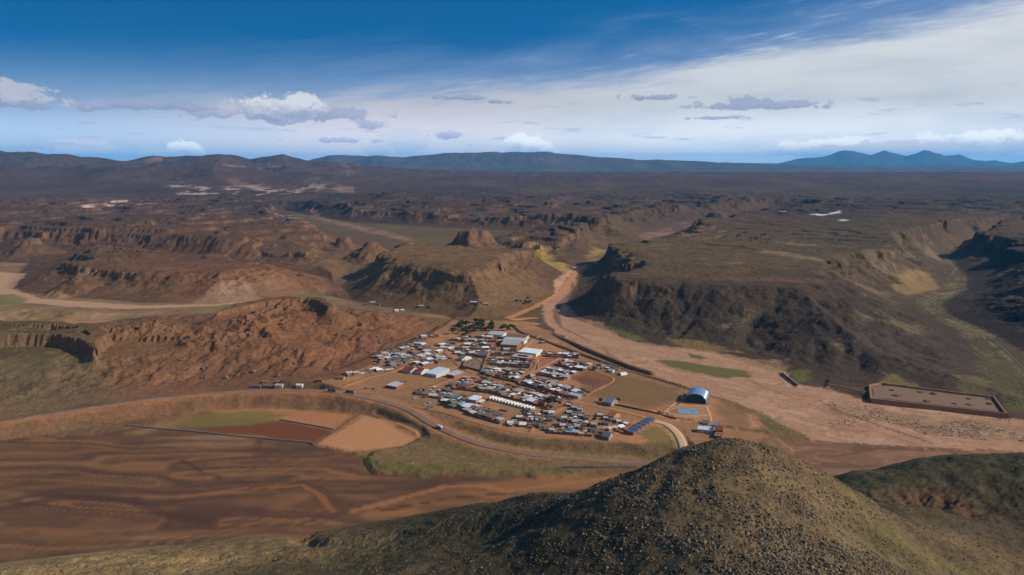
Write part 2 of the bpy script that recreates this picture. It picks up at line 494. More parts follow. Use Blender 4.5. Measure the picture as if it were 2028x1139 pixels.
def land(x, y, want=False):
    """Height of the ground; with want also the fields the colours are taken from."""
    x = np.asarray(x, np.float32); y = np.asarray(y, np.float32)
    r = np.hypot(x, y)
    near = r < 9000
    z = np.zeros(x.shape, np.float32)
    F = {k: np.full(x.shape, 1e4, np.float32) for k in ('basin', 'leftv', 'midv', 'north', 'canyon', 'side', 'terr', 'road', 'd')}
    F['t'] = np.full(x.shape, 2.0, np.float32)
    F['fg'] = np.full(x.shape, -50.0, np.float32)
    # plateau level
    T = 79 + 4 * fbm(x, y, 900, 3, 31) + 30 * fbm(x, y, 3000, 3, 37) * sst(r, 3500, 9000)
    st = fbm(x, y, 640, 3, 41) * 1.25 + 0.14 * fbm(x, y, 130, 2, 43)
    q = st * 2.2
    stair = (np.floor(q) + sst(q - np.floor(q), 0.86, 1.0)) / 2.2
    # the dissected country in the middle distance has steps of rock, the mesas near by are flat
    rough = sst(r, 2100, 2700) * (1 - 0.8 * sst(r, 5500, 9000))
    rough *= 1 - 0.85 * blob(x, y, 1750, 440, 80, 1300, 1.0)
    T += (stair - 0.35) * 32 * rough
    T -= 25 * blob(x, y, 230, 530, 40, 620, 1.1) + 26 * blob(x, y, 540, 505, 45, 330, 1.2) * (1 - blob(x, y, 860, 520, 70, 330, 1.2))
    T -= 13 * blob(x, y, 1040, 475, 60, 330, 1.0)
    T += -26 * blob(x, y, 60, 655, 40, 330, 0.8) - 8 * blob(x, y, 470, 610, 65, 220)
    T -= 26 * blob(x, y, 890, 478, 50, 130, 1.0)
    T += 10 * blob(x, y, 935, 472, 70, 70, 0.8) + 22 * blob(x, y, 1950, 440, 90, 700, 0.6)
    if near.any():
        m = near
        X, Y = x[m], y[m]
        W = 175 + 165 * blob(X, Y, 480, 650, 40, 420, 0.75) + 90 * blob(X, Y, 100, 690, 30, 420, 0.8) + 130 * blob(X, Y, 1500, 650, 40, 300, 1.0) + 120 * blob(X, Y, 1850, 680, 30, 300) \
            - 30 * blob(X, Y, 830, 565, 40, 330) - 110 * blob(X, Y, 1235, 592, 30, 130) - 90 * blob(X, Y, 1950, 470, 30, 600) - 60 * blob(X, Y, 690, 520, 40, 200) - 85 * blob(X, Y, 1215, 500, 40, 260) + 90 * blob(X, Y, 1800, 560, 30, 300)
        bas = psdf(X, Y, BASIN, 900); lef = psdf(X, Y, LEFTV, 900); mid = psdf(X, Y, MIDV, 1200)
        nor = np.minimum(np.minimum(capsule(X, Y, NORTH), capsule(X, Y, BACK)), capsule(X, Y, GAP)); can = capsule(X, Y, CANYON); sid = capsule(X, Y, SIDE)
        wob = 38 * fbm(X, Y, 240, 3, 5) + 24 * fbm(X, Y, 80, 3, 9) + 9 * fbm(X, Y, 26, 3, 13)
        blk = (cells(X, Y, 30, 3) - 0.5) * 12 + (cells(X, Y, 12, 8) - 0.5) * 7
        dmin = np.minimum.reduce([bas, lef, mid * 1.0, nor, can, sid * 1.3])
        on = sst(dmin, 4, 70)
        cliff = np.clip(0.55 + 1.1 * fbm(X, Y, 260, 2, 51) - 1.7 * blob(X, Y, 1540, 645, 40, 330, 1.0) - 0.2 * blob(X, Y, 560, 690, 30, 260) + 0.5 * blob(X, Y, 1230, 560, 60, 130)
                        + 0.5 * blob(X, Y, 590, 600, 60, 120) + 0.5 * blob(X, Y, 80, 680, 40, 160) - 0.6 * blob(X, Y, 300, 700, 40, 110), 0, 1)
        t0 = dmin / W
        hi = sst(t0, 0.35, 0.8)
        dd = dmin + on * (wob * (0.30 + 0.70 * hi) * (1 - 0.5 * blob(X, Y, 850, 540, 60, 260) - 0.5 * blob(X, Y, 1540, 640, 40, 330)) + blk * cliff * sst(t0, 0.5, 0.75) + 45 * fbm(X, Y, 420, 2, 57) * hi * sst(r[m], 1900, 2500))
        t = dd / W
        # gullies running down the long slopes
        Tn = T[m]
        zz = np.where(dmin <= 0, 0, profile(t, cliff) * (Tn - 2))
        zz += 2.2 * fbm(X, Y, 60, 4, 61) * on + 1.0 * (cells(X, Y, 7, 23) - 0.5) * on
        slope_zone = on * sst(t, 0.05, 0.3) * (1 - sst(t, 0.75, 1.0))
        zz -= 4.5 * np.clip(ridged(X, Y, 105, 3, 71) - 0.5, 0, 2) * slope_zone + 8 * np.clip(ridged(X * 1.3 - Y * 0.5, Y * 0.45, 130, 2, 75) - 0.55, 0, 2) * slope_zone * blob(X, Y, 1480, 640, 40, 380)
        # knobs and boulders standing out of the red hillside
        red = blob(X, Y, 500, 660, 40, 330, 0.8)
        zz += red * on * sst(t, 0.22, 0.42) * (8 * np.clip(ridged(X, Y, 58, 3, 85) - 0.55, 0, 2) + 5 * (cells(X, Y, 22, 86) - 0.4)) * sst(fbm(X, Y, 150, 2, 88), -0.25, 0.25)
        zz -= red * on * sst(t, 0.03, 0.12) * (1 - sst(t, 0.3, 0.5)) * 5 * np.clip(ridged(X * 1.6, Y * 0.6, 70, 3, 89) - 0.5, 0, 2)
        kn = cells(X, Y, 13, 77)
        zz += np.where(kn > 0.90, (kn - 0.90) * 40, 0) * red * on * sst(fbm(X, Y, 120, 2, 79), -0.05, 0.35)
        zz += 5 * (cells(X, Y, 20, 83) - 0.4) * sst(fbm(X, Y, 330, 3, 87), 0.1, 0.5) * sst(t, 0.9, 1.1) * rough[m] * 1.6
        # the two rock scarps of the near hillside, and a fin of rock by the upper river
        for LP, top, drop in ((LIP1, 43.0, 19.0), (LIP2, 54.0, 9.0)):
            sd = psdf(X, Y, LP, 140) + 0.45 * wob * 0.5 + blk * 0.45
            if drop > 15:
                cap = 25 - 0.06 * sd + 1.5 * fbm(X, Y, 30, 3, 63)
                k_ = (1 - sst(sd, 60, 140)) * (sd > 0) * (Y < 1245)
                zz = zz + (np.minimum(zz, cap) - zz) * k_
            cand = top + 1.2 * fbm(X, Y, 40, 3, 67) - drop * sst(sd, 0, 7) - np.maximum(sd - 7, 0) * 0.5
            zz = np.maximum(zz, np.where(sd < -25, np.minimum(cand, zz + 5), cand))
        zz += 22 * blob(X, Y, 760, 470, 60, 30)
        for bx, by, bz, br in BUTTES:
            q_ = np.hypot(X - bx, (Y - by) * 0.8) + 10 * fbm(X, Y, 40, 2, 73) + 6 * (cells(X, Y, 14, 31) - 0.5)
            zz = np.maximum(zz, np.where(q_ < br * 0.35, bz - q_ * 0.25, bz - br * 0.0875 - np.where(q_ < br * 0.55, (q_ - br * 0.35) * 1.5, br * 0.3 + (q_ - br * 0.55) * 0.6)))
        lm = np.clip(-lef / 40, 0, 1) * blob(X, Y, 60, 622, 6, 190, 0.35)
        zz += lm * np.clip(7 + 9 * fbm(X, Y, 70, 3, 69), 0, 20)
        # floor of the wide valley: terrace, road, fields
        n2 = (r[m] < 2300)
        if n2.any():
            i = np.where(m)[0][n2] if x.ndim == 1 else None
            X2, Y2 = X[n2], Y[n2]
            ter = psdf(X2, Y2, TERRACE, 200)
            wb = 5 * fbm(X2, Y2, 45, 3, 91)
            fl = 1.6 + 0.9 * fbm(X2, Y2, 130, 4, 93)
            fl = np.maximum(fl, VZ * (1 - sst(ter + wb * sst(np.abs(ter), 0, 12), -1, 19)) + 0)
            # bench between road and mud at the foot of the village
            bench = psdf(X2, Y2, BENCH, 150)
            fl = np.maximum(fl, 4.5 * (1 - sst(bench + wb, -3, 9)))
            fl = np.maximum(fl, 2.8 * (1 - sst(psdf(X2, Y2, FIELD, 60), -2, 3)))
            rest = zz[n2]
            zz[n2] = np.where(bas[n2] <= 0, fl, np.maximum(rest + fl * np.exp(-np.maximum(bas[n2], 0) / 25), 0))
            rd, rp = seg_dist(X2, Y2, ROAD[:, :2])
            ri = np.minimum(rp.astype(int), len(ROAD) - 2); rf = rp - ri
            rz = ROAD[ri, 2] * (1 - rf) + ROAD[ri + 1, 2] * rf
            k = 1 - sst(rd + wb * 0.6, 7.6, 36)
            k = np.where(rd < 7.6, 1, k)
            zz[n2] = zz[n2] * (1 - k) + (rz - 0.25) * k
            qd, qp = seg_dist(X2, Y2, RAMP[:, :2])
            qi = np.minimum(qp.astype(int), len(RAMP) - 2); qf = qp - qi
            qz = RAMP[qi, 2] * (1 - qf) + RAMP[qi + 1, 2] * qf
            k = 1 - sst(qd, 5.6, 14)
            zz[n2] = zz[n2] * (1 - k) + (qz - 0.25) * k
            # raised pad with its earth banks, right of the river
            pd = psdf(X2, Y2, PAD, 60)
            pz = 5.0 * (1 - sst(pd, -1.0, 4.0))
            zz[n2] = np.maximum(zz[n2], pz)
            p2 = psdf(X2, Y2, BERM2, 60)
            zz[n2] = np.maximum(zz[n2], 4.5 * (1 - sst(p2, -4, 8)))
            for L, hgt, wid in LEVEES:
                ld, _ = seg_dist(X2, Y2, L)
                zz[n2] = np.maximum(zz[n2], (1.5 + hgt) * (1 - sst(ld, wid * 0.3, wid)))
            for L, dep, wid in DITCHES:
                ld, _ = seg_dist(X2, Y2, L)
                zz[n2] -= dep * (1 - sst(ld + wb * 0.25, wid * 0.3, wid))
            n3 = r[m] < 1500
            full = np.full(X.shape, -50, np.float32)
            X3, Y3 = X[n3], Y[n3]
            fo = fore(X3, Y3)
            fo = np.where(Y3 > 900, -50, fo)
            hl = sst(fo, 0, 25)
            scar = np.exp(-((X3 - at_depth(1850, 985, 585)[0]) / 45) ** 2 - ((Y3 - 585) / 30) ** 2)
            fo = fo + hl * (3.2 * fbm(X3, Y3, 70, 4, 101) + 0.9 * fbm(X3, Y3, 12, 3, 107)) - 9 * scar * (0.6 + ridged(X3, Y3, 30, 3, 109) * 0.5)
            gx, gy, _z = at_depth(545, 1036, 655)
            gully = np.exp(-(seg_dist(X3, Y3, np.array([at_depth(535, 1032, 660)[:2], at_depth(580, 1040, 640)[:2], at_depth(600, 1060, 590)[:2], at_depth(618, 1090, 530)[:2]]))[0] / 9) ** 2)
            fo = fo - gully * (5 + 3 * fbm(X3, Y3, 14, 2, 113))
            full[n3] = fo
            zz = np.where(full > -40, np.maximum(zz * (bas <= 0) + zz * (bas > 0), full), zz)
            F['fg'][m] = full
            tt = np.full(X.shape, 1e4, np.float32); tt[n2] = ter; F['terr'][m] = tt
            tt = np.full(X.shape, 1e4, np.float32); tt[n2] = rd; F['road'][m] = tt
        z[m] = zz
        for k, v in (('basin', bas), ('leftv', lef), ('midv', mid), ('north', nor), ('canyon', can), ('side', sid), ('d', dmin), ('t', t)):
            F[k][m] = v
    fr = ~near
    z[fr] = T[fr]
    # blend the near and far rules
    if near.any():
        k = sst(r, 7600, 9000)
        z = np.where(near, z * (1 - k) + T * k, z)
    # ranges
    if (r > 5000).any():
        m = r > 5000
        X, Y = x[m], y[m]
        a = X / np.maximum(Y, 1)
        base = z[m]
        top = base.copy()
        rg = ridged(X, Y, 1500, 5, 121)
        rg2 = ridged(X, Y, 5200, 5, 127)
        idx = np.zeros(X.shape, np.float32)
        for j, ((D, w0, w1, _p), (ax, zc)) in enumerate(zip(RANGES, RANGE_X)):
            cz = np.interp(a, ax, zc) + (26 if j < 3 else 8) * (D / 13000) * 0.4 * fbm(X, Y * 0.0 + j * 77, D * 0.02, 4, 131 + j)
            dlt = (Y - D) / np.where(Y < D, w0, w1)
            f = np.clip(1 - np.abs(dlt), 0, 1)
            f = f ** (1.5 if j < 2 else 1.8)
            mod = 1 + ((rg - 1.5) * 0.33 if j < 2 else (rg2 - 1.5) * 0.3) * (1 - f ** 4)
            h = base + np.maximum(cz - base, 0) * f * mod
            idx = np.where(h > top + 5, j + 1, idx)
            top = np.maximum(top, h)
        z[m] = top
        if want:
            F['range'] = np.zeros(x.shape, np.float32); F['range'][m] = idx
            F['rise'] = np.zeros(x.shape, np.float32); F['rise'][m] = top - base
    if want:
        F['T'] = T; F['r'] = r
        return z, F
    return z


BENCH = poly([(720, 905), (752, 928), (830, 932), (1000, 934), (1110, 938), (1230, 930), (1300, 922), (1130, 915), (1000, 905), (900, 880), (860, 858), (800, 882), (735, 890)], 5)
LEVEES = [(poly([(1052, 648), (1110, 672), (1180, 702), (1245, 728), (1290, 742)], 6), 9.0, 9.0),
          (poly([(1548, 738), (1580, 764)], 3), 1.5, 5.0)]
DITCHES = [(poly([(1024, 655), (1060, 668), (1120, 690), (1180, 712), (1250, 735), (1300, 750), (1400, 780)], VZ), 3.0, 6.0),
           (poly([(745, 818), (790, 836), (830, 855), (842, 868)], 4), 1.5, 6.0),
           (poly([(1300, 815), (1330, 826), (1400, 838), (1470, 850), (1540, 858)], VZ), 2.5, 6.0)]


# ------------------------------------------------------------------ the ground sheet
QUICK = 1.0
th_in = np.radians(np.linspace(-35.5, 35.5, int(960 * QUICK)))
side_l = np.radians(np.linspace(-80, -35.8, 46))
TH = np.concatenate([side_l, th_in, -side_l[::-1]])
RR = np.concatenate([np.geomspace(150, 270, 14, endpoint=False), np.geomspace(270, 700, int(125 * QUICK), endpoint=False), np.linspace(700, 2500, int(400 * QUICK), endpoint=False),
                     np.geomspace(2500, 9000, int(330 * QUICK), endpoint=False), np.geomspace(9000, 74000, int(110 * QUICK))])
NT_, NR_ = len(TH), len(RR)
gr, gt = np.meshgrid(RR, TH, indexing='ij')
GX = (gr * np.sin(gt)).ravel().astype(np.float32)
GY = (gr * np.cos(gt)).ravel().astype(np.float32)
GZ, FLD = land(GX, GY, True)
Zg = GZ.reshape(NR_, NT_)
Xg, Yg = GX.reshape(NR_, NT_), GY.reshape(NR_, NT_)
# analytic normals of the whole sheet, kept across the seams between its pieces
du = np.stack([np.gradient(Xg, axis=1), np.gradient(Yg, axis=1), np.gradient(Zg, axis=1)], -1)
dv = np.stack([np.gradient(Xg, axis=0), np.gradient(Yg, axis=0), np.gradient(Zg, axis=0)], -1)
NRM = np.cross(du, dv)
NRM /= np.linalg.norm(NRM, axis=-1, keepdims=True) + 1e-12
NRM = np.where(NRM[..., 2:3] < 0, -NRM, NRM).reshape(-1, 3)
SLOPE = np.sqrt(np.maximum(1 - NRM[:, 2] ** 2, 0)) / np.maximum(NRM[:, 2], 0.05)


def surf(x, y):
    """Height of the built sheet itself at any points."""
    x = np.asarray(x, float); y = np.asarray(y, float)
    i = np.clip(np.interp(np.hypot(x, y), RR, np.arange(NR_)), 0, NR_ - 1.001)
    j = np.clip(np.interp(np.arctan2(x, y), TH, np.arange(NT_)), 0, NT_ - 1.001)
    i0, j0 = i.astype(int), j.astype(int)
    fi, fj = i - i0, j - j0
    return (Zg[i0, j0] * (1 - fi) + Zg[i0 + 1, j0] * fi) * (1 - fj) + (Zg[i0, j0 + 1] * (1 - fi) + Zg[i0 + 1, j0 + 1] * fi) * fj


def ground(x, y):
    return float(surf(np.array([x]), np.array([y]))[0])


def hits(pixels, r0=230.0, r1=9000.0, n=420):
    """Where the lines of sight of pixels of the photograph meet the ground."""
    R = np.array([ray(*p) for p in pixels])
    k = np.geomspace(r0, r1, n)
    X = R[:, 0:1] * k; Y = R[:, 1:2] * k; Zr = CAM_Z + R[:, 2:3] * k
    G = surf(X, Y)
    i = np.maximum(np.argmax(Zr < G, axis=1), 1)
    j = np.arange(len(R))
    d1 = Zr[j, i] - G[j, i]; d0 = Zr[j, i - 1] - G[j, i - 1]
    t = np.clip(d0 / (d0 - d1 + 1e-9), 0, 1)
    kk = k[i - 1] + (k[i] - k[i - 1]) * t
    x, y = R[:, 0] * kk, R[:, 1] * kk
    return np.stack([x, y, surf(x, y)], 1)


def hit(px, py):
    return tuple(float(v) for v in hits([(px, py)])[0])


# ------------------------------------------------------------------ soil, sand and scrub colours (base colours of the ground)
FLAT = 0.87                                       # what level sunlit ground sends back per unit of base colour


def alb(c):
    v = np.array(lin(c)) / FLAT
    return v


LAND_TONES = [(-200, 480, 0, 84, 62, 48), (100, 440, 60, 74, 57, 47), (300, 420, 70, 76, 57, 47), (600, 405, 70, 66, 51, 44), (900, 395, 70, 72, 54, 45), (1300, 400, 70, 70, 54, 43), (1700, 410, 70, 68, 54, 41), (2000, 400, 70, 64, 52, 44), (1000, 355, 80, 66, 50, 44), (1800, 355, 80, 62, 50, 45), (200, 370, 80, 72, 54, 46),
        (100, 500, 60, 82, 61, 45), (400, 480, 60, 86, 61, 46), (400, 545, 50, 104, 71, 49), (220, 580, 20, 92, 68, 47), (560, 530, 60, 112, 74, 49), (560, 580, 10, 102, 72, 52), (640, 460, 40, 88, 64, 48),
        (750, 500, 75, 108, 83, 52), (900, 505, 75, 110, 84, 54), (850, 570, 20, 94, 72, 48), (1000, 570, 20, 100, 76, 52), (680, 590, 20, 78, 60, 44), (1080, 520, 30, 84, 63, 46), (1050, 480, 70, 78, 60, 44),
        (1300, 480, 80, 92, 74, 49), (1400, 530, 80, 90, 71, 48), (1500, 510, 80, 90, 71, 49), (1650, 480, 80, 80, 66, 48), (1250, 640, 20, 68, 55, 44), (1400, 620, 40, 60, 49, 40), (1600, 650, 40, 59, 48, 40), (1700, 600, 60, 62, 50, 41), (1800, 690, 20, 66, 54, 45),  # right mesa: slopes set much darker than its top
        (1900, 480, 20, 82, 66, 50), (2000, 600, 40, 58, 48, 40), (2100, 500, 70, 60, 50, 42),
        (500, 700, 30, 102, 69, 48), (700, 690, 30, 112, 73, 50), (350, 720, 30, 112, 75, 53), (800, 650, 30, 114, 76, 53), (290, 650, 50, 106, 76, 48), (560, 630, 60, 114, 75, 48), (100, 740, 20, 98, 80, 57), (60, 650, 45, 84, 69, 42), (0, 900, 2, 112, 80, 56),
        (760, 850, 10, 128, 90, 60), (1000, 920, 6, 106, 84, 54), (1300, 760, 14, 122, 88, 60), (1460, 830, 12, 118, 88, 62), (1000, 750, 14, 150, 104, 68)]
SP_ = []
for px, py, zz, r_, g_, b_ in LAND_TONES:
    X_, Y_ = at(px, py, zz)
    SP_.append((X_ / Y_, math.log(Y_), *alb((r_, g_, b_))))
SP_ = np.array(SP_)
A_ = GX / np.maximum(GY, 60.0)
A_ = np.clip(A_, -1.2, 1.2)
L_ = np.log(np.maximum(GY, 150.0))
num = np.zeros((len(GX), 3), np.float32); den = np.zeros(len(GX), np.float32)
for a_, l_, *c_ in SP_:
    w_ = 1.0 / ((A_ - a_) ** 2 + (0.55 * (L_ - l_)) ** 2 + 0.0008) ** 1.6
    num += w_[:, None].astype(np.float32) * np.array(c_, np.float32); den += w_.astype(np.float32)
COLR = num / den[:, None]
DIST = FLD['r']
TT = FLD['t']


def paint(mask, c, raw=False):
    global COLR
    cc_ = np.array(c, np.float32) if raw else alb(c).astype(np.float32)
    COLR = COLR + (cc_ - COLR) * np.clip(mask, 0, 1)[:, None].astype(np.float32)


def shade_by(mask, k):
    global COLR
    COLR = COLR * (1 + np.clip(mask, -1, 1)[:, None] * (np.array(k, np.float32) - 1))


N1 = fbm(GX, GY, 420, 4, 201); N2 = fbm(GX, GY, 90, 4, 205); N3 = fbm(GX, GY, 24, 4, 209); N4 = fbm(GX, GY, 6, 3, 213)
FARN = fbm(GX, GY, 1900, 5, 217)
# greener and redder tracts, scrub density
shade_by(np.clip(N1 * 0.8 + N2 * 0.4, -1, 1) * 0.5, (0.92, 1.02, 0.86))
COLR *= (1 + 0.16 * N2 + 0.14 * N3 * (DIST < 5000) + 0.13 * N4 * (DIST < 2600))[:, None]
COLR *= ((1 + 0.25 * FARN * sst(DIST, 3000, 8000)) * (1 + 0.05 * sst(DIST, 2500, 9000)))[:, None]
# rock faces and bare reddish slopes
cl = sst(SLOPE, 0.8, 1.4) * (DIST < 9000) * (FLD['fg'] < 1)
rockc = np.where((GX < 250)[:, None], alb((106, 79, 60)), alb((72, 57, 47))).astype(np.float32)
ROCK = COLR * 0.35 + rockc * 0.65 * (1 + 0.35 * fbm(GX, GY, 9, 3, 221) + 0.16 * np.sin(GZ * 0.9 + 3 * N2) + 0.10 * np.sin(GZ * 2.3 + 2 * N3))[:, None]
COLR = COLR + (ROCK - COLR) * cl[:, None].astype(np.float32)
rd_ = np.clip(fbm(GX, GY, 190, 4, 225) * 1.6 - 0.15, 0, 1) * (A_ < 0.12) * sst(SLOPE, 0.08, 0.22) * (DIST < 6000) * (FLD['fg'] < 1)
paint(rd_ * 0.2, (126, 82, 55))
pale = sst(fbm(GX, GY, 130, 4, 229) + 0.25 * N4, 0.42, 0.62) * (A_ > 0.2) * (DIST < 3500) * sst(np.abs(TT - 0.5), 0.45, 0.1) * (FLD['fg'] < 1)
paint(pale * 0.45, (122, 102, 74))
# ochre grass on the banks where the upper rivers meet, pale tuff in the distance
TUFF = [([(195, 408), (235, 402), (270, 405), (300, 420), (250, 422), (215, 418)], 30), ([(98, 418), (140, 417), (146, 425), (104, 426)], 40), ([(160, 424), (195, 404), (203, 421), (180, 427)], 40),
        ([(445, 379), (520, 377), (545, 384), (470, 387)], 60), ([(540, 383), (640, 372), (645, 380), (560, 388)], 60), ([(660, 352), (720, 360), (715, 368), (690, 368)], 60), ([(330, 377), (430, 380), (425, 386), (340, 384)], 60),
        ([(540, 418), (600, 412), (605, 425), (560, 432)], 40)]
for pts, zz in TUFF:
    k = psdf(GX, GY, poly(pts, zz), 600)
    paint((1 - sst(k + 60 * N2, -30, 60)) * sst(fbm(GX, GY * 0.5, 150, 4, 241) + 0.25 * N3, 0.0, 0.3) * 0.85, (172, 146, 126))
PINK = [([(370, 598), (440, 580), (480, 574), (510, 588), (450, 597)], 6, (140, 108, 82)), ([(505, 575), (540, 562), (585, 572), (575, 580), (520, 584)], 6, (124, 90, 64)), ([(0, 612), (40, 610), (60, 620), (40, 628), (-40, 628)], 12, (190, 156, 126)),
        ([(60, 622), (130, 612), (230, 620), (220, 634), (100, 636)], 12, (168, 118, 84)), ([(490, 560), (560, 545), (720, 520), (560, 530)], 60, (122, 84, 60))]
for pts, zz, c in PINK:
    k = psdf(GX, GY, poly(pts, zz), 300)
    paint((1 - sst(k + 14 * N2, -10, 16)) * 0.85, c)
for pts, zz in [([(1040, 488), (1090, 500), (1135, 520), (1120, 524), (1060, 512)], 30), ([(1175, 482), (1222, 484), (1215, 505), (1180, 515), (1165, 500)], 25)]:
    k = psdf(GX, GY, poly(pts, zz), 300)
    paint((1 - sst(k + 20 * N2, -15, 20)) * 0.8, (146, 118, 62))
for pts, zz in [([(1605, 419), (1630, 421), (1664, 418), (1665, 422), (1630, 423), (1606, 422)], 80), ([(1662, 437), (1680, 437), (1679, 439), (1663, 439)], 80), ([(1520, 411), (1532, 411), (1532, 412), (1520, 412)], 80), ([(1543, 411), (1558, 411), (1557, 412), (1545, 412)], 80)]:
    k = psdf(GX, GY, poly(pts, zz), 500)
    paint((1 - sst(k, -12, 12)), (196, 188, 178))
for pts, zz, c in [([(1510, 493), (1570, 500), (1640, 510), (1580, 508), (1520, 498)], 80, (134, 116, 84)), ([(1520, 465), (1600, 470), (1690, 478), (1690, 481), (1590, 474)], 80, (116, 102, 76)), ([(1440, 517), (1470, 516), (1470, 520), (1442, 520)], 80, (132, 104, 72)), ([(1400, 545), (1560, 548), (1640, 552), (1620, 558), (1420, 552)], 80, (104, 76, 52)),
                   ([(1720, 510), (1760, 515), (1800, 530), (1750, 530), (1715, 522)], 50, (120, 98, 72)), ([(1790, 545), (1840, 540), (1860, 560), (1800, 580), (1780, 575)], 15, (146, 116, 76)), ([(1840, 490), (1880, 498), (1880, 510), (1840, 503)], 20, (126, 104, 78))]:
    k = psdf(GX, GY, poly(pts, zz), 400)
    paint((1 - sst(k + 22 * N2 + 10 * N4, -10, 16)) * 0.6, c)

# --- valley floors
wbl = 7 * N3 + 3 * N4
inb = FLD['basin']
flow = fbm(GX * 0.22 + 40 * N2, GY * 1.0 + 26 * fbm(GX, GY, 160, 3, 233), 26, 5, 237)
flow2 = fbm(GX * 0.12 + 60 * fbm(GX, GY, 260, 3, 239), GY + 40 * fbm(GX, GY, 220, 3, 241), 60, 4, 245)
MUD = poly([(-900, 920), (-250, 895), (0, 872), (80, 866), (200, 862), (250, 846), (330, 842), (420, 848), (560, 832), (650, 850), (615, 880), (690, 893), (716, 905), (735, 925), (770, 936), (900, 937), (1100, 943), (1240, 936), (1350, 940), (1400, 1050), (800, 1300), (-900, 1300)], 1.6)
RMUD = poly([(1540, 886), (1600, 876), (1700, 880), (1800, 886), (1900, 893), (2100, 892), (2500, 900), (2500, 960), (1700, 960), (1560, 920)], 1.6)
SAND = poly([(1098, 560), (1118, 545), (1150, 520), (1168, 524), (1142, 545), (1140, 575), (1120, 602), (1140, 630), (1190, 644), (1232, 668), (1290, 684), (1400, 695), (1480, 712), (1552, 736), (1580, 762), (1640, 770), (1720, 794), (1990, 830), (2200, 850), (2500, 880), (2500, 905), (2100, 893), (1900, 893), (1750, 882), (1620, 874),
             (1590, 856), (1545, 838), (1500, 812), (1440, 790), (1380, 776), (1320, 752), (1290, 742), (1240, 722), (1170, 695), (1110, 662), (1085, 640), (1078, 620), (1078, 598), (1100, 585)], 1.6)
FLATS = poly([(880, 634), (1000, 636), (1090, 642), (1090, 662), (1150, 694), (1260, 730), (1345, 765), (1440, 798), (1500, 836), (1520, 866), (1420, 900), (1340, 890), (1310, 882), (1230, 874), (1060, 868), (930, 846), (835, 812), (740, 778), (650, 764), (640, 756), (690, 744), (762, 712), (850, 672)], VZ)
n_ = DIST < 2600
def zone(P, pad=150):
    return psdf(GX, GY, P, pad)
kmud = (1 - sst(zone(MUD, 60) + wbl, -3, 5)) * (inb < 0)
paint(kmud, (99, 70, 49))
paint(kmud * sst(flow, 0.0, 0.5) * 0.55, (114, 77, 49))
paint(kmud * sst(flow2, 0.0, 0.5) * 0.6, (84, 58, 43)); paint(kmud * sst(-flow, 0.2, 0.7) * 0.5, (78, 55, 42))
BRD = fbm(GX * 0.16 + 9 * N2, GY + 22 * fbm(GX, GY, 230, 2, 271) + 1.0 * N3, 42, 2, 273)
paint(kmud * sst(np.abs(BRD), 0.16, 0.04) * 0.5, (68, 49, 37)); paint(kmud * sst(np.abs(BRD - 0.35), 0.16, 0.04) * 0.5, (136, 95, 61)); paint(kmud * sst(np.abs(BRD + 0.4), 0.15, 0.04) * 0.45, (128, 89, 58))
paint(kmud * sst(flow * 0.5 + N1, 0.25, 0.8) * 0.5, (100, 76, 50))
paint(kmud * sst(fbm(GX * 0.1, GY, 22, 2, 249), 0.2, 0.7) * 0.4 * sst(N1, -0.2, 0.3), (146, 116, 88))
ORANGE = poly([(740, 1000), (860, 962), (960, 955), (1040, 950), (1200, 944), (1300, 946), (1200, 965), (1050, 975), (1000, 992), (850, 1016), (720, 1026)], 1.6)
ko = (1 - sst(zone(ORANGE, 60) + 12 * N2, -6, 10)) * kmud
paint(ko * (0.75 - 0.5 * sst(flow2, 0.0, 0.4)), (134, 91, 58))
STREAM = poly([(560, 950), (650, 955), (760, 975), (700, 985), (600, 965)], 1.6)
for L, w_, c in [([(300, 908), (360, 912), (400, 935), (460, 952), (560, 962), (640, 966), (690, 1000), (760, 1010), (900, 985), (1000, 975)], 2.2, (74, 48, 32)), ([(0, 1010), (120, 985), (260, 990), (330, 1020), (420, 1035)], 9, (72, 48, 38)), ([(620, 972), (660, 990), (680, 1012), (640, 1020)], 10, (84, 58, 44)),
                 ([(700, 1012), (800, 985), (880, 962), (960, 962), (1000, 972), (1100, 960), (1200, 948)], 5, (146, 99, 62)), ([(360, 985), (480, 968), (600, 962), (640, 985), (660, 1015)], 4, (134, 84, 48))]:
    d_, _ = seg_dist(GX[n_], GY[n_], poly(L, 1.6))
    k = np.zeros(len(GX), np.float32); k[n_] = 1 - sst(d_ + 2.5 * N3[n_], w_ * 0.4, w_)
    paint(k * kmud * 0.75, c)
krm = (1 - sst(zone(RMUD, 60) + 5 * N3, -4, 8)) * (inb < 0)
paint(krm, (118, 85, 64)); paint(krm * sst(np.abs(BRD), 0.18, 0.05) * 0.6, (88, 62, 48)); paint(krm * sst(flow, 0.0, 0.5) * 0.8, (142, 102, 76)); paint(krm * sst(flow2, 0.1, 0.5) * 0.6, (98, 68, 52))
kfl = (1 - sst(zone(FLATS, 60) + 4 * N3, -3, 6))
paint(kfl * 0.9, (143, 104, 73)); paint(kfl * sst(N2 + 0.6 * N3, 0.0, 0.5) * 0.5, (132, 94, 62)); paint(kfl * sst(-N2 + 0.6 * N3, 0.05, 0.5) * 0.5, (176, 122, 78))
ksand = (1 - sst(zone(SAND, 100) + wbl * 0.8, -2, 5)) * (GZ < 9)
sflow = fbm(GX * 0.75 - GY * 0.66, (GX * 0.66 + GY * 0.75) * 0.2, 22, 4, 253)
paint(ksand, (160, 121, 93)); BRS = fbm((GX * 0.75 + GY * 0.66) + 12 * N3, (GX * 0.66 - GY * 0.75) * 0.22, 30, 4, 277)
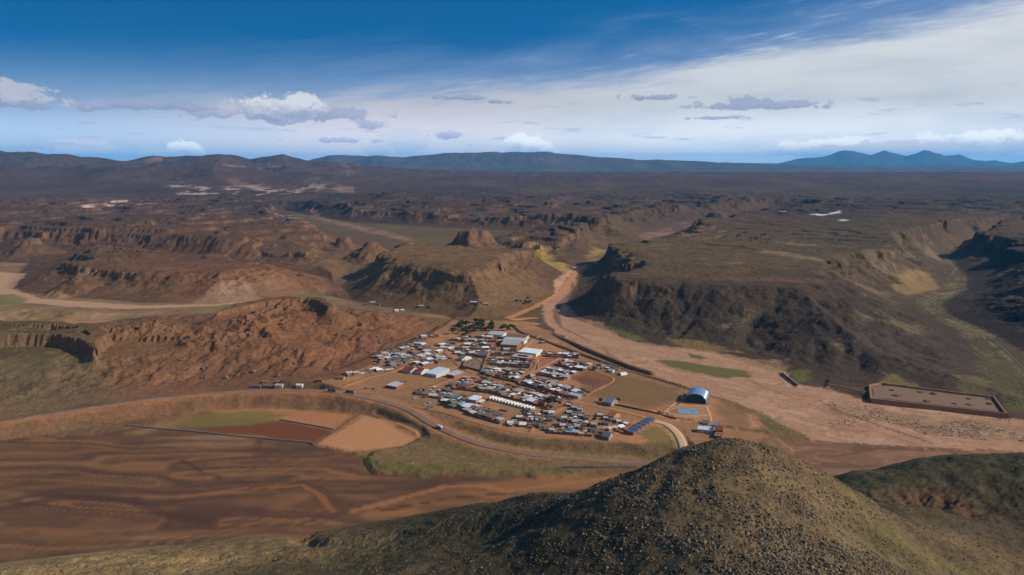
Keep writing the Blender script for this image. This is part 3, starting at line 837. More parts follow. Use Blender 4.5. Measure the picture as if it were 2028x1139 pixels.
paint(ksand * sst(sflow, 0.0, 0.6) * 0.35, (154, 112, 86)); paint(ksand * sst(-sflow, 0.1, 0.6) * 0.3, (176, 136, 110)); paint(ksand * sst(N2 + 0.5 * N1, 0.2, 0.6) * 0.4, (150, 110, 82)); BRS = fbm((GX * 0.75 - GY * 0.66) * 0.22 + 10 * N3, GX * 0.66 + GY * 0.75 + 10 * N2, 34, 4, 277); paint(ksand * sst(np.abs(BRS), 0.10, 0.03) * 0.6, (126, 92, 70)); paint(ksand * sst(np.abs(BRS - 0.3), 0.10, 0.03) * 0.5, (182, 145, 118)); paint(ksand * sst(np.abs(BRS + 0.35), 0.08, 0.03) * 0.5, (132, 98, 76))
grav = sst(zone(poly([(1640, 800), (1760, 812), (2028, 842), (2400, 880), (2400, 900), (2028, 880), (1880, 862), (1760, 838), (1660, 818)], 1.6), 60) + 14 * N2, 6, -10)
paint(ksand * grav * (0.35 + 0.65 * sst(N4 + 0.6 * N3, 0.0, 0.4)) * 0.8, (116, 94, 70))
for L, w_, c in [([(1105, 612), (1098, 625), (1112, 648), (1160, 672)], 3, (104, 74, 56)), ([(1125, 550), (1138, 575), (1112, 600), (1100, 615), (1106, 640)], 8, (112, 78, 60)), ([(1195, 688), (1205, 700), (1230, 716), (1290, 740), (1310, 752)], 2.2, (116, 84, 64)), ([(1320, 686), (1360, 700), (1400, 710)], 2, (112, 84, 60)), ([(1630, 800), (1700, 828), (1800, 862), (1850, 880)], 2.0, (92, 66, 50)), ([(1620, 874), (1700, 880), (1800, 885), (1900, 891)], 3, (96, 70, 52)), ([(1470, 742), (1520, 770), (1600, 800), (1700, 840), (1760, 862), (1830, 886)], 2.5, (140, 100, 76))]:
    d_, _ = seg_dist(GX[n_], GY[n_], poly(L, 1.6))
    k = np.zeros(len(GX), np.float32); k[n_] = 1 - sst(d_ + 1.5 * N3[n_], w_ * 0.5, w_ * 1.2)
    paint(k * 0.8, c)
# orange track up the valley
for L, w_, c in [([(900, 634), (1000, 632), (1060, 628), (1000, 634)], 7, (184, 128, 84)), ([(1010, 628), (1060, 606), (1095, 588), (1120, 572), (1130, 552), (1150, 526)], 10, (180, 122, 80)), ([(1060, 640), (1010, 634)], 10, (180, 126, 84))]:
    d_, _ = seg_dist(GX[n_], GY[n_], poly(L, 3))
    k = np.zeros(len(GX), np.float32); k[n_] = 1 - sst(d_ + 3 * N3[n_], w_ * 0.5, w_ * 1.2)
    paint(k * 0.9, c)
# upper valleys
klv = (1 - sst(FLD['leftv'] + wbl, -8, 6)) * (GZ < 14)
paint(klv * 0.9, (124, 98, 68)); paint(klv * sst(N2 + N3, 0.0, 0.6) * 0.6, (98, 78, 54)); paint(klv * sst(-N2 + 0.5 * N3, 0.2, 0.6) * 0.5, (146, 112, 84))
LS = np.array([(*at(a, b, 3), w) for a, b, w in [(-300, 545, 60), (-60, 540, 60), (10, 545, 50), (0, 572, 26), (60, 592, 24), (160, 600, 30), (260, 606, 22), (420, 602, 11), (480, 596, 9), (540, 590, 8), (560, 586, 5)]])
paint((1 - sst(capsule(GX, GY, LS, 300) + wbl, -3, 6)) * (GZ < 12), (164, 128, 98))
for pts in ([(-50, 583), (30, 580), (55, 590), (40, 600), (-60, 602)], [(380, 605), (470, 603), (560, 596), (640, 580), (640, 592), (560, 606), (470, 612), (390, 612)], [(590, 578), (636, 576), (632, 584), (594, 586)]):
    paint((1 - sst(zone(poly(pts, 3), 100) + wbl, -6, 10)) * 0.85, (110, 100, 56))
kmv = (1 - sst(FLD['midv'] + 30 * N2, -60, 30)) * (DIST < 6500)
paint(kmv * 0.85, (98, 76, 55)); paint(kmv * sst(N3 + 0.6 * N2, 0.1, 0.5) * 0.6, (76, 60, 45)); paint(kmv * sst(N1 + N2, 0.1, 0.6) * 0.75, (98, 88, 50))
MS = np.array([(*at(a, b, 0), w) for a, b, w in [(618, 420, 20), (630, 432, 35), (690, 446, 50), (740, 458, 55), (790, 470, 40), (815, 477, 20)]])
paint((1 - sst(capsule(GX, GY, MS, 500) + 40 * N2, -20, 20)) * sst(N2 + N3, -0.6, 0.1), (136, 102, 82))
kno = (1 - sst(FLD['north'] + 30 * N2, -40, 20)) * (DIST < 7000)
paint(kno * 0.8, (100, 74, 60)); paint(kno * sst(N2 + N1 * 0.4, 0.1, 0.5) * 0.8, (146, 108, 86))
kcn = 1 - sst(FLD['canyon'] + wbl * 1.5, -4, 8)
paint(kcn * 0.7, (88, 74, 50)); paint(kcn * sst(N3 + 0.5 * N2, 0.0, 0.4) * 0.6, (84, 80, 46)); paint(kcn * sst(N4 + N2, 0.4, 0.7) * 0.5, (136, 116, 92))
CRK = np.array([(*at(a, b, 8), 3.0) for a, b in [(1862, 498), (1880, 512), (1895, 528), (1886, 540), (1900, 552), (1880, 560), (1893, 568), (1880, 580), (1850, 588), (1832, 598), (1842, 610), (1868, 622), (1925, 645), (1960, 668), (1990, 692), (2012, 715), (2040, 740)]])
kck = capsule(GX, GY, CRK, 200)
paint((1 - sst(kck + wbl, 1, 11)) * 0.55 * sst(N2, -0.4, 0.2), (92, 88, 46)); paint((1 - sst(kck + 0.6 * wbl, 0, 3)) * sst(N3, -0.1, 0.3) * 0.6, (140, 124, 102))
# --- fields, banks and yards around the village
for pts, zz, c, wgt, sf in [([(420, 812), (560, 806), (700, 822), (660, 852), (560, 834), (430, 828)], 2, (160, 106, 72), 0.9, 6),
                            ([(330, 842), (360, 826), (430, 815), (530, 812), (570, 822), (520, 846), (400, 846)], 2, (108, 94, 50), 0.85, 10),
                            ([(500, 842), (556, 833), (660, 852), (620, 876), (470, 858), (380, 850)], 2, (104, 60, 38), 0.95, 4),
                            ([(627, 880), (722, 822), (838, 852), (832, 868), (800, 884), (690, 892)], 3, (168, 118, 80), 1.0, 3),
                            ([(250, 858), (330, 835), (380, 822), (350, 846)], 2, (140, 108, 70), 0.6, 8),
                            ([(735, 890), (800, 884), (850, 866), (1000, 906), (1200, 930), (1100, 938), (800, 932), (745, 925)], 5, (108, 88, 56), 0.85, 8),
                            ([(716, 895), (740, 900), (752, 922), (1000, 936), (1240, 930), (1100, 941), (760, 938), (730, 925)], 2, (80, 82, 42), 0.6, 5),
                            ([(905, 850), (1060, 880), (1150, 888), (1300, 890), (1344, 898), (1290, 908), (1100, 900), (950, 872)], 10, (120, 100, 60), 0.75, 6),
                            ([(1296, 842), (1330, 860), (1348, 890), (1300, 886), (1260, 862)], 13, (108, 94, 54), 0.8, 5),
                            ([(715, 756), (780, 733), (870, 742), (905, 752), (850, 760), (760, 766)], VZ, (138, 100, 68), 0.9, 6),
                            ([(1190, 735), (1240, 742), (1340, 770), (1360, 786), (1300, 812), (1150, 778)], VZ, (112, 86, 56), 0.85, 8),
                            ([(1125, 748), (1165, 735), (1225, 753), (1185, 772)], VZ, (118, 78, 54), 0.9, 4), ([(1135, 752), (1160, 744), (1200, 757), (1180, 766)], VZ, (96, 64, 52), 0.7, 5),
                            ([(1060, 715), (1085, 705), (1125, 712), (1075, 730)], VZ, (152, 92, 72), 0.8, 5),
                            ([(1230, 820), (1320, 800), (1345, 790), (1310, 820)], VZ, (152, 98, 66), 0.6, 5),
                            ([(1420, 790), (1480, 806), (1500, 850), (1430, 845)], VZ, (122, 92, 62), 0.8, 8), ([(1470, 800), (1500, 806), (1512, 845), (1490, 846)], VZ, (176, 124, 90), 0.85, 5),
                            ([(1510, 820), (1545, 836), (1600, 866), (1540, 872), (1500, 850)], 4, (104, 86, 58), 0.7, 10), ([(1510, 824), (1540, 826), (1545, 846), (1520, 850)], 4, (88, 86, 46), 0.6, 10),
                            ([(1296, 712), (1340, 714), (1430, 728), (1486, 735), (1486, 746), (1440, 749), (1380, 738), (1330, 726)], 2, (86, 84, 44), 0.9, 4),
                            ([(1366, 702), (1392, 706), (1390, 711), (1366, 708)], 2, (84, 86, 40), 0.95, 2), ([(1562, 734), (1605, 736), (1598, 754), (1580, 758)], 3, (96, 92, 50), 0.8, 6),
                            ([(1180, 640), (1230, 652), (1290, 676), (1240, 668), (1200, 650)], 6, (110, 100, 56), 0.7, 6), ([(1320, 672), (1400, 682), (1470, 700), (1400, 694), (1330, 682)], 4, (128, 106, 62), 0.7, 6),
                            ([(1480, 708), (1560, 712), (1552, 735), (1500, 722)], 8, (150, 116, 82), 0.7, 8), ([(1752, 735), (1800, 745), (1820, 765), (1750, 758)], 12, (128, 110, 60), 0.7, 8),
                            ([(1880, 745), (1960, 740), (1965, 780), (1900, 772)], 8, (104, 92, 58), 0.6, 10), ([(1950, 700), (2060, 720), (2100, 790), (2010, 800), (1960, 770)], 8, (84, 76, 48), 0.6, 14), ([(1990, 770), (2030, 780), (2040, 815), (2005, 812)], 4, (86, 84, 46), 0.7, 8),
                            ([(1728, 768), (1745, 763), (1962, 789), (1982, 815), (1730, 787)], 5, (124, 98, 80), 0.95, 2),
                            ([(1620, 928), (1700, 926), (1860, 920), (1850, 930), (1700, 936)], 2, (120, 96, 66), 0.6, 5)]:
    k = zone(poly(pts, zz), 60)
    paint((1 - sst(k + wbl * (sf / 6.0), -sf, sf)) * wgt, c)
# dug and trampled earth on the banks of the road
bk = sst(SLOPE, 0.16, 0.4) * (FLD['road'] < 45) * (inb < 40)
paint(bk * 0.75, (112, 80, 56)); paint(bk * sst(N3, 0.05, 0.4) * 0.6, (92, 76, 50))
tb = sst(SLOPE, 0.14, 0.35) * (np.abs(FLD['terr']) < 30) * (FLD['road'] > 12) * (DIST < 1500)
paint(tb * 0.7, (98, 78, 52))
rs = (1 - sst(FLD['road'] + 2 * N3, 8, 17)) * (A_ < 0.05)
paint(rs * 0.6, (158, 104, 66))
# --- foreground ridge
fgm = sst(FLD['fg'] - np.where(inb < 0, 1.5, 0), 0.0, 3.0) * (FLD['fg'] >= GZ - 0.6)
FGC = [(0, 1110, 470, 136, 110, 71), (300, 1090, 480, 140, 112, 72), (500, 1060, 560, 112, 89, 58), (700, 1100, 430, 70, 60, 38), (1000, 1050, 450, 60, 52, 33), (850, 1030, 600, 66, 58, 36), (1100, 1120, 350, 62, 52, 35), (1350, 950, 400, 84, 67, 46), (1440, 950, 380, 92, 74, 51), (1560, 960, 400, 99, 80, 57), (1600, 1080, 350, 99, 80, 57),
       (1780, 1100, 360, 88, 76, 50), (1900, 1100, 420, 84, 69, 47), (1750, 1000, 545, 74, 62, 42), (1950, 1040, 540, 70, 58, 41), (1900, 920, 660, 70, 62, 40), (1720, 930, 700, 68, 61, 38), (2020, 1130, 430, 94, 76, 52)]
num = np.zeros((len(GX), 3), np.float32); den = np.zeros(len(GX), np.float32)
for px, py, d_, *c in FGC:
    X_, Y_, _z = at_depth(px, py, d_)
    w_ = 1 / (((GX - X_) ** 2 + (GY - Y_) ** 2) + 400.0) ** 1.5
    num += w_[:, None].astype(np.float32) * alb(c).astype(np.float32); den += w_.astype(np.float32)
fc = num / (den[:, None] + 1e-12)
sp_ = fbm(GX, GY, 3.0, 3, 301)
fc = fc * (1 + 0.30 * fbm(GX, GY, 34, 4, 305) + 0.22 * sp_)[:, None]
COLR = COLR + (fc - COLR) * fgm[:, None].astype(np.float32)
sx_, sy_, _z = at_depth(1850, 985, 585)
paint(fgm * np.exp(-((GX - sx_) / 42) ** 2 - ((GY - sy_) / 30) ** 2) * sst(N3, -0.3, 0.3) * 0.8, (96, 62, 46))
tr_, _ = seg_dist(GX[n_], GY[n_], np.array([at_depth(*q)[:2] for q in [(1462, 1139, 290), (1500, 1080, 316), (1490, 1010, 345), (1470, 960, 372), (1462, 940, 382)]]))
k = np.zeros(len(GX), np.float32); k[n_] = 1 - sst(tr_, 0.5, 1.3)
paint(k * fgm * 0.7, (120, 90, 66))
tr_, _ = seg_dist(GX[n_], GY[n_], np.array([at_depth(*q)[:2] for q in [(1690, 1000, 420), (1750, 1050, 400), (1850, 1100, 400), (1960, 1139, 405)]]))
k = np.zeros(len(GX), np.float32); k[n_] = 1 - sst(tr_ + 4 * N3[n_], 2, 9)
paint(k * fgm * 0.4, (98, 90, 50))
# ranges on the skyline
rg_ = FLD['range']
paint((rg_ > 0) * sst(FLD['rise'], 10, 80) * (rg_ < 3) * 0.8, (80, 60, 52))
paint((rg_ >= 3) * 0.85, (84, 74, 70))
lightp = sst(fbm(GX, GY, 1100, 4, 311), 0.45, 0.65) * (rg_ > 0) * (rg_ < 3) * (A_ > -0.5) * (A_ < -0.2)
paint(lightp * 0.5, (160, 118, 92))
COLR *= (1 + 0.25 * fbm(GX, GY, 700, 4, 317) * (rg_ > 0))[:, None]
COLR = np.clip(COLR, 0.004, 0.9)
kplot = np.zeros(len(GX), np.float32)
for pts in ([(420, 812), (560, 806), (700, 822), (660, 852), (620, 880), (470, 858), (300, 846), (340, 826)], [(627, 880), (722, 822), (838, 852), (832, 868), (800, 884), (690, 892)], [(1722, 763), (1745, 759), (1968, 786), (1992, 820), (1725, 790)]):
    kplot = np.maximum(kplot, 1 - sst(zone(poly(pts, 2.5), 60), -2, 6))
ROUGH = 1.0 - 0.85 * np.maximum(kplot * 0.9, 1.0 * np.clip(np.maximum(np.maximum(ksand, kmud), np.maximum(krm, kfl * 0.8)) * (1 - sst(SLOPE, 0.12, 0.3)) + klv * 0.6 + kno * 0.4 + kmv * 0.3, 0, 1))


# ------------------------------------------------------------------ material of the ground
def ground_material():
    m = bpy.data.materials.new('earth_and_scrub')
    m.use_nodes = True
    NT.tree = m.node_tree
    NT.tree.nodes.clear()
    at_ = node('ShaderNodeAttribute', attribute_name='soil')
    geo = node('ShaderNodeNewGeometry')
    P = geo.outputs['Position']
    n1 = noise(P, 0.55, 3, 0.6)
    n2 = noise(P, 0.13, 3, 0.6)
    ruf = E(at_.outputs['Alpha'])
    k = (sstep(n1, 0.25, 0.75, 0.72, 1.28) * sstep(n2, 0.25, 0.75, 0.84, 1.16) - 1.0) * ruf + 1.0
    c = mulc(at_.outputs['Color'], k)
    b = node('ShaderNodeBsdfPrincipled')
    b.inputs['Roughness'].default_value = 0.95
    b.inputs['Specular IOR Level'].default_value = 0.08
    put(b.inputs['Base Color'], c)
    bp = node('ShaderNodeBump')
    bp.inputs['Strength'].default_value = 0.42
    bp.inputs['Distance'].default_value = 1.0
    put(bp.inputs['Height'], (noise(P, 0.09, 5, 0.62) * 5.0 + noise(P, 0.4, 3, 0.6) * 0.9) * ruf)
    put(b.inputs['Normal'], bp.outputs[0])
    o = node('ShaderNodeOutputMaterial')
    put(o.inputs[0], b.outputs[0])
    return m


M_GROUND = ground_material()


def build_ground():
    i, j = np.meshgrid(np.arange(NR_ - 1), np.arange(NT_ - 1), indexing='ij')
    a = (i * NT_ + j).ravel()
    quads = np.stack([a, a + 1, a + NT_ + 1, a + NT_], -1)[:, ::1]
    # which piece of the country a face belongs to
    f = lambda v: v[quads].mean(1)
    fg, bas, rg, rise, r, x, y, zz = (f(v) for v in (FLD['fg'], FLD['basin'], FLD['range'], FLD['rise'], FLD['r'], GX, GY, GZ))
    cls = np.zeros(len(quads), int)                                     # plain
    names = ['plain', 'valley_floor', 'riverbed', 'mudflat', 'hillside', 'mesa', 'mesa', 'foreground_hill', 'hills', 'mountains', 'mountains']
    cls[(bas < 0)] = 1
    cls[f(ksand) > 0.5] = 2
    cls[(f(np.maximum(kmud, krm)) > 0.5)] = 3
    hillpoly = poly([(-600, 700), (0, 650), (220, 640), (400, 617), (640, 605), (880, 632), (900, 640), (830, 690), (690, 745), (350, 775), (0, 830), (-600, 900)], 30)
    near = (r < 2600) & (bas > 0) & (fg < zz - 1)
    cls[near & (sdf_near(x, y, hillpoly) < 0)] = 4
    cls[near & (x < 230) & (x > -560) & (y > 1560) & (y < 2560) & (f(FLD['leftv']) > 0) & (cls != 4)] = 5
    cls[near & (x > 100) & (y > 1000) & (x > 0.075 * y) & (f(FLD['canyon']) > 0) & (x < 1200)] = 6
    cls[(f(FLD['leftv']) < 0) | (f(FLD['midv']) < 0) | (f(FLD['north']) < 0) | (f(FLD['canyon']) < 0)] = 1
    cls[(fg >= zz - 0.7) & (fg > -20)] = 7
    cls[(rg > 0) & (rise > 25) & (rg < 3)] = 8
    cls[(rg >= 3) & (rise > 25)] = 9
    V = np.stack([GX, GY, GZ], -1)
    for c in range(10):
        q = quads[cls == c]
        if not len(q):
            continue
        used, inv = np.unique(q, return_inverse=True)
        inv = inv.reshape(-1, 4)
        me = bpy.data.meshes.new(names[c])
        me.vertices.add(len(used)); me.vertices.foreach_set('co', V[used].astype(np.float32).ravel())
        me.loops.add(inv.size); me.loops.foreach_set('vertex_index', inv.astype(np.int32).ravel())
        me.polygons.add(len(inv))
        me.polygons.foreach_set('loop_start', np.arange(0, inv.size, 4, dtype=np.int32))
        me.polygons.foreach_set('use_smooth', np.ones(len(inv), bool))
        me.update(calc_edges=True)
        at_ = me.color_attributes.new('soil', 'FLOAT_COLOR', 'POINT')
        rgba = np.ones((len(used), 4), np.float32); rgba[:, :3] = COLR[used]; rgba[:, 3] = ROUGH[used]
        at_.data.foreach_set('color', rgba.ravel())
        me.normals_split_custom_set_from_vertices(NRM[used].astype(np.float32))
        me.materials.append(M_GROUND)
        o = bpy.data.objects.new(names[c], me)
        o['kind'] = 'structure'
        COL.objects.link(o)


def sdf_near(x, y, P):
    return psdf(x, y, P, 50)


build_ground()
# air
def build_haze():
    bm = bmesh.new()
    bmesh.ops.create_cube(bm, size=1.0)
    me = bpy.data.meshes.new('haze'); bm.to_mesh(me); bm.free()
    o = bpy.data.objects.new('haze', me)
    o.scale = (230000, 160000, 2450)
    o.location = (0, 40000, 2450 / 2 - 200)
    o['kind'] = 'stuff'
    m = bpy.data.materials.new('air'); m.use_nodes = True
    NT.tree = m.node_tree; NT.tree.nodes.clear()
    v = node('ShaderNodeVolumePrincipled')
    v.inputs['Color'].default_value = HAZE_COL
    v.inputs['Density'].default_value = HAZE_DENS
    v.inputs['Anisotropy'].default_value = 0.0
    out = node('ShaderNodeOutputMaterial')
    put(out.inputs['Volume'], v.outputs[0])
    me.materials.append(m)
    COL.objects.link(o)


HAZE_COL, HAZE_DENS = (0.10, 0.50, 1.0, 1), 1.8e-5
build_haze()


# ------------------------------------------------------------------ building kit
def tag(o, label=None, cat=None, group=None, kind=None):
    if label: o['label'] = label
    if cat: o['category'] = cat
    if group: o['group'] = group
    if kind: o['kind'] = kind
    return o


def empty(name, loc, rz=0.0, scale=None):
    o = bpy.data.objects.new(name, None)
    o.location = loc
    o.rotation_euler = (0, 0, rz)
    if scale is not None:
        o.scale = scale
    COL.objects.link(o)
    return o


class MB:
    """Collects boxes, prisms and tubes; mesh() makes one mesh of them."""
    def __init__(self):
        self.v, self.f, self.m = [], [], []

    def add(self, verts, faces, mi=0):
        k = len(self.v)
        self.v += [tuple(p) for p in verts]
        self.f += [tuple(i + k for i in f) for f in faces]
        self.m += [mi] * len(faces)
        return self

    def box(self, x0, x1, y0, y1, z0, z1, mi=0):
        v = [(x0, y0, z0), (x1, y0, z0), (x1, y1, z0), (x0, y1, z0), (x0, y0, z1), (x1, y0, z1), (x1, y1, z1), (x0, y1, z1)]
        return self.add(v, [(0, 3, 2, 1), (4, 5, 6, 7), (0, 1, 5, 4), (1, 2, 6, 5), (2, 3, 7, 6), (3, 0, 4, 7)], mi)

    def prism(self, pts, axis_a, axis_b, mi=0):
        """A closed profile pts (y, z) drawn out along x from axis_a to axis_b."""
        n = len(pts)
        v = [(axis_a, p[0], p[1]) for p in pts] + [(axis_b, p[0], p[1]) for p in pts]
        f = [tuple(range(n))[::-1], tuple(range(n, 2 * n))] + [(i, (i + 1) % n, n + (i + 1) % n, n + i) for i in range(n)]
        return self.add(v, f, mi)

    def tube(self, p, q, r0, r1, n=6, mi=0):
        p, q = Vector(p), Vector(q)
        d = (q - p).normalized()
        a = d.orthogonal().normalized(); b = d.cross(a)
        v = []
        for c, r in ((p, r0), (q, r1)):
            for i in range(n):
                t = math.tau * i / n
                v.append(c + a * (math.cos(t) * r) + b * (math.sin(t) * r))
        return self.add(v, [(i, (i + 1) % n, n + (i + 1) % n, n + i) for i in range(n)] + [tuple(range(n))[::-1], tuple(range(n, 2 * n))], mi)

    def mesh(self, name, mats=()):
        me = bpy.data.meshes.new(name)
        me.from_pydata(self.v, [], self.f)
        for m in mats if isinstance(mats, (list, tuple)) else [mats]:
            me.materials.append(m)
        if any(self.m):
            me.polygons.foreach_set('material_index', self.m)
        me.update()
        bm = bmesh.new(); bm.from_mesh(me); bmesh.ops.recalc_face_normals(bm, faces=bm.faces); bm.to_mesh(me); bm.free()
        return me

    def build(self, name, mat, parent=None):
        return link(name, self.mesh(name, mat), parent)


def link(name, me, parent=None, mat=None):
    o = bpy.data.objects.new(name, me)
    if parent is not None:
        o.parent = parent
    if mat is not None:
        o.material_slots[0].link = 'OBJECT'
        o.material_slots[0].material = mat
    COL.objects.link(o)
    return o


# ------------------------------------------------------------------ materials of the built things (base colours given as linear values)
def mat(name, c, rough=0.85, metal=0.0, vary=0.18, scale=0.9, spot=None, wave=None, spec=0.25):
    m = bpy.data.materials.new(name)
    m.use_nodes = True
    NT.tree = m.node_tree
    NT.tree.nodes.clear()
    tc = node('ShaderNodeTexCoord')
    P = tc.outputs['Object']
    oi = node('ShaderNodeObjectInfo')
    shift = node('ShaderNodeVectorMath', operation='ADD')
    put(shift.inputs[0], P)
    put(shift.inputs[1], xyz(E(oi.outputs['Random']) * 91.0, E(oi.outputs['Random']) * 37.0, 0.0))
    P = shift.outputs[0]
    n = noise(P, scale, 4, 0.6)
    k = sstep(n, 0.2, 0.8, 1 - vary, 1 + vary) * (E(oi.outputs['Random']) * 0.24 + 0.88)
    c = tuple(v * 0.80 for v in c)
    spot = tuple(v * 0.80 for v in spot) if spot else None
    col = mulc((*c, 1)[:3], k)
    if spot is not None:
        col = mixc(col, (*spot, 1), sstep(noise(P, scale * 0.6, 5, 0.65), 0.5, 0.68) * 0.75)
    b = node('ShaderNodeBsdfPrincipled')
    put(b.inputs['Base Color'], col)
    b.inputs['Roughness'].default_value = rough
    b.inputs['Metallic'].default_value = metal
    b.inputs['Specular IOR Level'].default_value = spec
    if wave:
        w = node('ShaderNodeTexWave')
        w.inputs['Scale'].default_value = wave
        put(w.inputs['Vector'], tc.outputs['Object'])
        bp = node('ShaderNodeBump')
        bp.inputs['Strength'].default_value = 0.35
        bp.inputs['Distance'].default_value = 0.08
        put(bp.inputs['Height'], w.outputs[1])
        put(b.inputs['Normal'], bp.outputs[0])
    o = node('ShaderNodeOutputMaterial')
    put(o.inputs[0], b.outputs[0])
    return m


RUST = (0.16, 0.075, 0.04)
ROOFS = [('silver', mat('zinc_sheet', (0.68, 0.67, 0.67), 0.5, 0.0, 0.12, 0.6, (0.30, 0.24, 0.20), 5.0)), ('pale grey', mat('pale_sheet', (0.50, 0.46, 0.42), 0.6, 0.0, 0.15, 0.6, (0.24, 0.18, 0.14), 5.0)),
         ('white', mat('white_sheet', (0.98, 0.97, 0.94), 0.55, 0.0, 0.08, 0.5, (0.45, 0.38, 0.32), 5.0)), ('dark grey', mat('dark_sheet', (0.13, 0.13, 0.14), 0.6, 0.0, 0.2, 0.6, (0.2, 0.15, 0.12), 5.0)),
         ('rusty', mat('rusty_sheet', (0.22, 0.125, 0.08), 0.8, 0.0, 0.3, 0.5, (0.36, 0.30, 0.27), 5.0)), ('mud', mat('mud_and_straw', (0.27, 0.17, 0.105), 0.95, 0.0, 0.2, 0.7)), ('blue grey', mat('bluish_sheet', (0.22, 0.27, 0.34), 0.5, 0.0, 0.12, 0.6, None, 5.0)),
         ('red brown', mat('red_tile', (0.26, 0.065, 0.045), 0.8, 0.0, 0.2, 1.5, None, 7.0))]
ROOF = dict(ROOFS)
WALLS = [('adobe', mat('adobe', (0.27, 0.15, 0.09), 0.95, 0, 0.2, 0.8, (0.2, 0.105, 0.06))), ('brick', mat('brick', (0.33, 0.14, 0.08), 0.9, 0, 0.2, 1.5, (0.25, 0.11, 0.065))), ('whitewashed', mat('whitewash', (0.68, 0.63, 0.55), 0.9, 0, 0.12, 0.6, (0.45, 0.33, 0.24))),
         ('cement', mat('cement_render', (0.33, 0.29, 0.25), 0.9, 0, 0.15, 0.6)), ('ochre', mat('ochre_render', (0.45, 0.27, 0.10), 0.9, 0, 0.15, 0.6)), ('pink', mat('pink_render', (0.48, 0.26, 0.18), 0.9, 0, 0.12, 0.6))]
WALL = dict(WALLS)
M_DOOR = [mat('door_%s' % n, c, 0.6) for n, c in (('blue', (0.05, 0.12, 0.25)), ('brown', (0.10, 0.05, 0.03)), ('green', (0.05, 0.15, 0.09)))]
M_GLASS = mat('window_glass', (0.03, 0.035, 0.04), 0.15, 0, 0.05, 1, None, None, 0.5)
M_MUDWALL = mat('mud_brick_wall', (0.215, 0.12, 0.075), 0.95, 0, 0.25, 0.5, (0.15, 0.08, 0.05))
M_DIRT = mat('packed_dirt', tuple(alb((166, 117, 78))), 0.95, 0, 0.16, 0.12, tuple(alb((156, 106, 68))))
M_ROAD = mat('gravel_road', tuple(alb((140, 108, 86))), 0.92, 0, 0.12, 0.1, tuple(alb((158, 118, 88))))
M_CONC = mat('concrete_paving', tuple(alb((196, 160, 126))), 0.9, 0, 0.08, 0.15)
M_RUBBER = mat('tyre_rubber', (0.015, 0.015, 0.016), 0.9)
M_WOOD = mat('weathered_wood', (0.12, 0.085, 0.06), 0.9, 0, 0.25, 2.0)
M_STONE = mat('stone', (0.24, 0.17, 0.125), 0.95, 0, 0.3, 0.8, (0.15, 0.09, 0.065))


# ------------------------------------------------------------------ strips laid on the ground
def strip(name, line, width, material, lift=0.12, kind='structure'):
    """A road along a line (x, y[, z]), with its own thickness and a slight crown."""
    L = smooth_line(line, 4)
    mb = MB()
    P = L[:, :2]
    d = np.gradient(P, axis=0)
    d /= np.linalg.norm(d, axis=1, keepdims=True)
    nrm = np.stack([-d[:, 1], d[:, 0]], 1)
    offs = np.array([-0.5, -0.25, 0.0, 0.25, 0.5]) * width
    rows = []
    for o in offs:
        q = P + nrm * o
        z = L[:, 2] if L.shape[1] > 2 else surf(q[:, 0], q[:, 1])
        rows.append(np.column_stack([q, z + lift + 0.1 * (1 - abs(o) / (width * 0.5))]))
    n, k = len(P), len(offs)
    V = [tuple(rows[j][i]) for i in range(n) for j in range(k)]
    V += [(*rows[0][i][:2], rows[0][i][2] - 1.0) for i in range(n)] + [(*rows[-1][i][:2], rows[-1][i][2] - 1.0) for i in range(n)]
    Fc = [(i * k + j, i * k + j + 1, (i + 1) * k + j + 1, (i + 1) * k + j) for i in range(n - 1) for j in range(k - 1)]
    b0, b1 = n * k, n * k + n
    Fc += [(i * k, (i + 1) * k, b0 + i + 1, b0 + i) for i in range(n - 1)] + [(i * k + k - 1, b1 + i, b1 + i + 1, (i + 1) * k + k - 1) for i in range(n - 1)]
    mb.add(V, Fc)
    o = mb.build(name, material)
    for p_ in o.data.polygons:
        p_.use_smooth = True
    o['kind'] = kind
    return o


strip('road', ROAD[::2], 12.5, M_ROAD, 0.05)
strip('road', RAMP, 9.5, M_CONC, 0.05)


def street(pts, w, z=VZ, m=None):
    return strip('street', [at(px, py, z) for px, py in pts], w, m or M_DIRT, 0.10)


STREETS = [([(672, 768), (720, 750), (775, 737), (800, 726), (850, 706), (890, 690), (910, 678), (930, 664)], 8), ([(700, 775), (760, 778), (815, 776), (850, 766), (890, 752), (930, 742), (985, 742)], 8), ([(880, 698), (900, 714), (915, 728), (940, 740), (985, 752), (1030, 758)], 9),
           ([(1012, 756), (1050, 738), (1095, 715), (1130, 700)], 7), ([(1040, 745), (1062, 725), (1058, 708), (1035, 694), (1050, 676), (1068, 664)], 8), ([(985, 705), (980, 722), (955, 740)], 5), ([(1003, 757), (960, 776), (905, 790), (872, 795)], 6), ([(820, 800), (870, 812), (930, 832), (1000, 851), (1070, 862), (1140, 868), (1190, 866), (1250, 846), (1290, 833)], 8),
           ([(960, 778), (1030, 795), (1090, 812), (1125, 800), (1180, 772), (1200, 762)], 6), ([(1000, 756), (1060, 775), (1130, 794), (1220, 812), (1290, 830), (1330, 836)], 8), ([(1140, 794), (1105, 812), (1070, 834), (1050, 856)], 6), ([(1030, 758), (1100, 742), (1165, 728)], 5), ([(1165, 730), (1200, 742), (1215, 753), (1185, 772)], 4)]
for pts, w_ in STREETS:
    street(pts, w_)


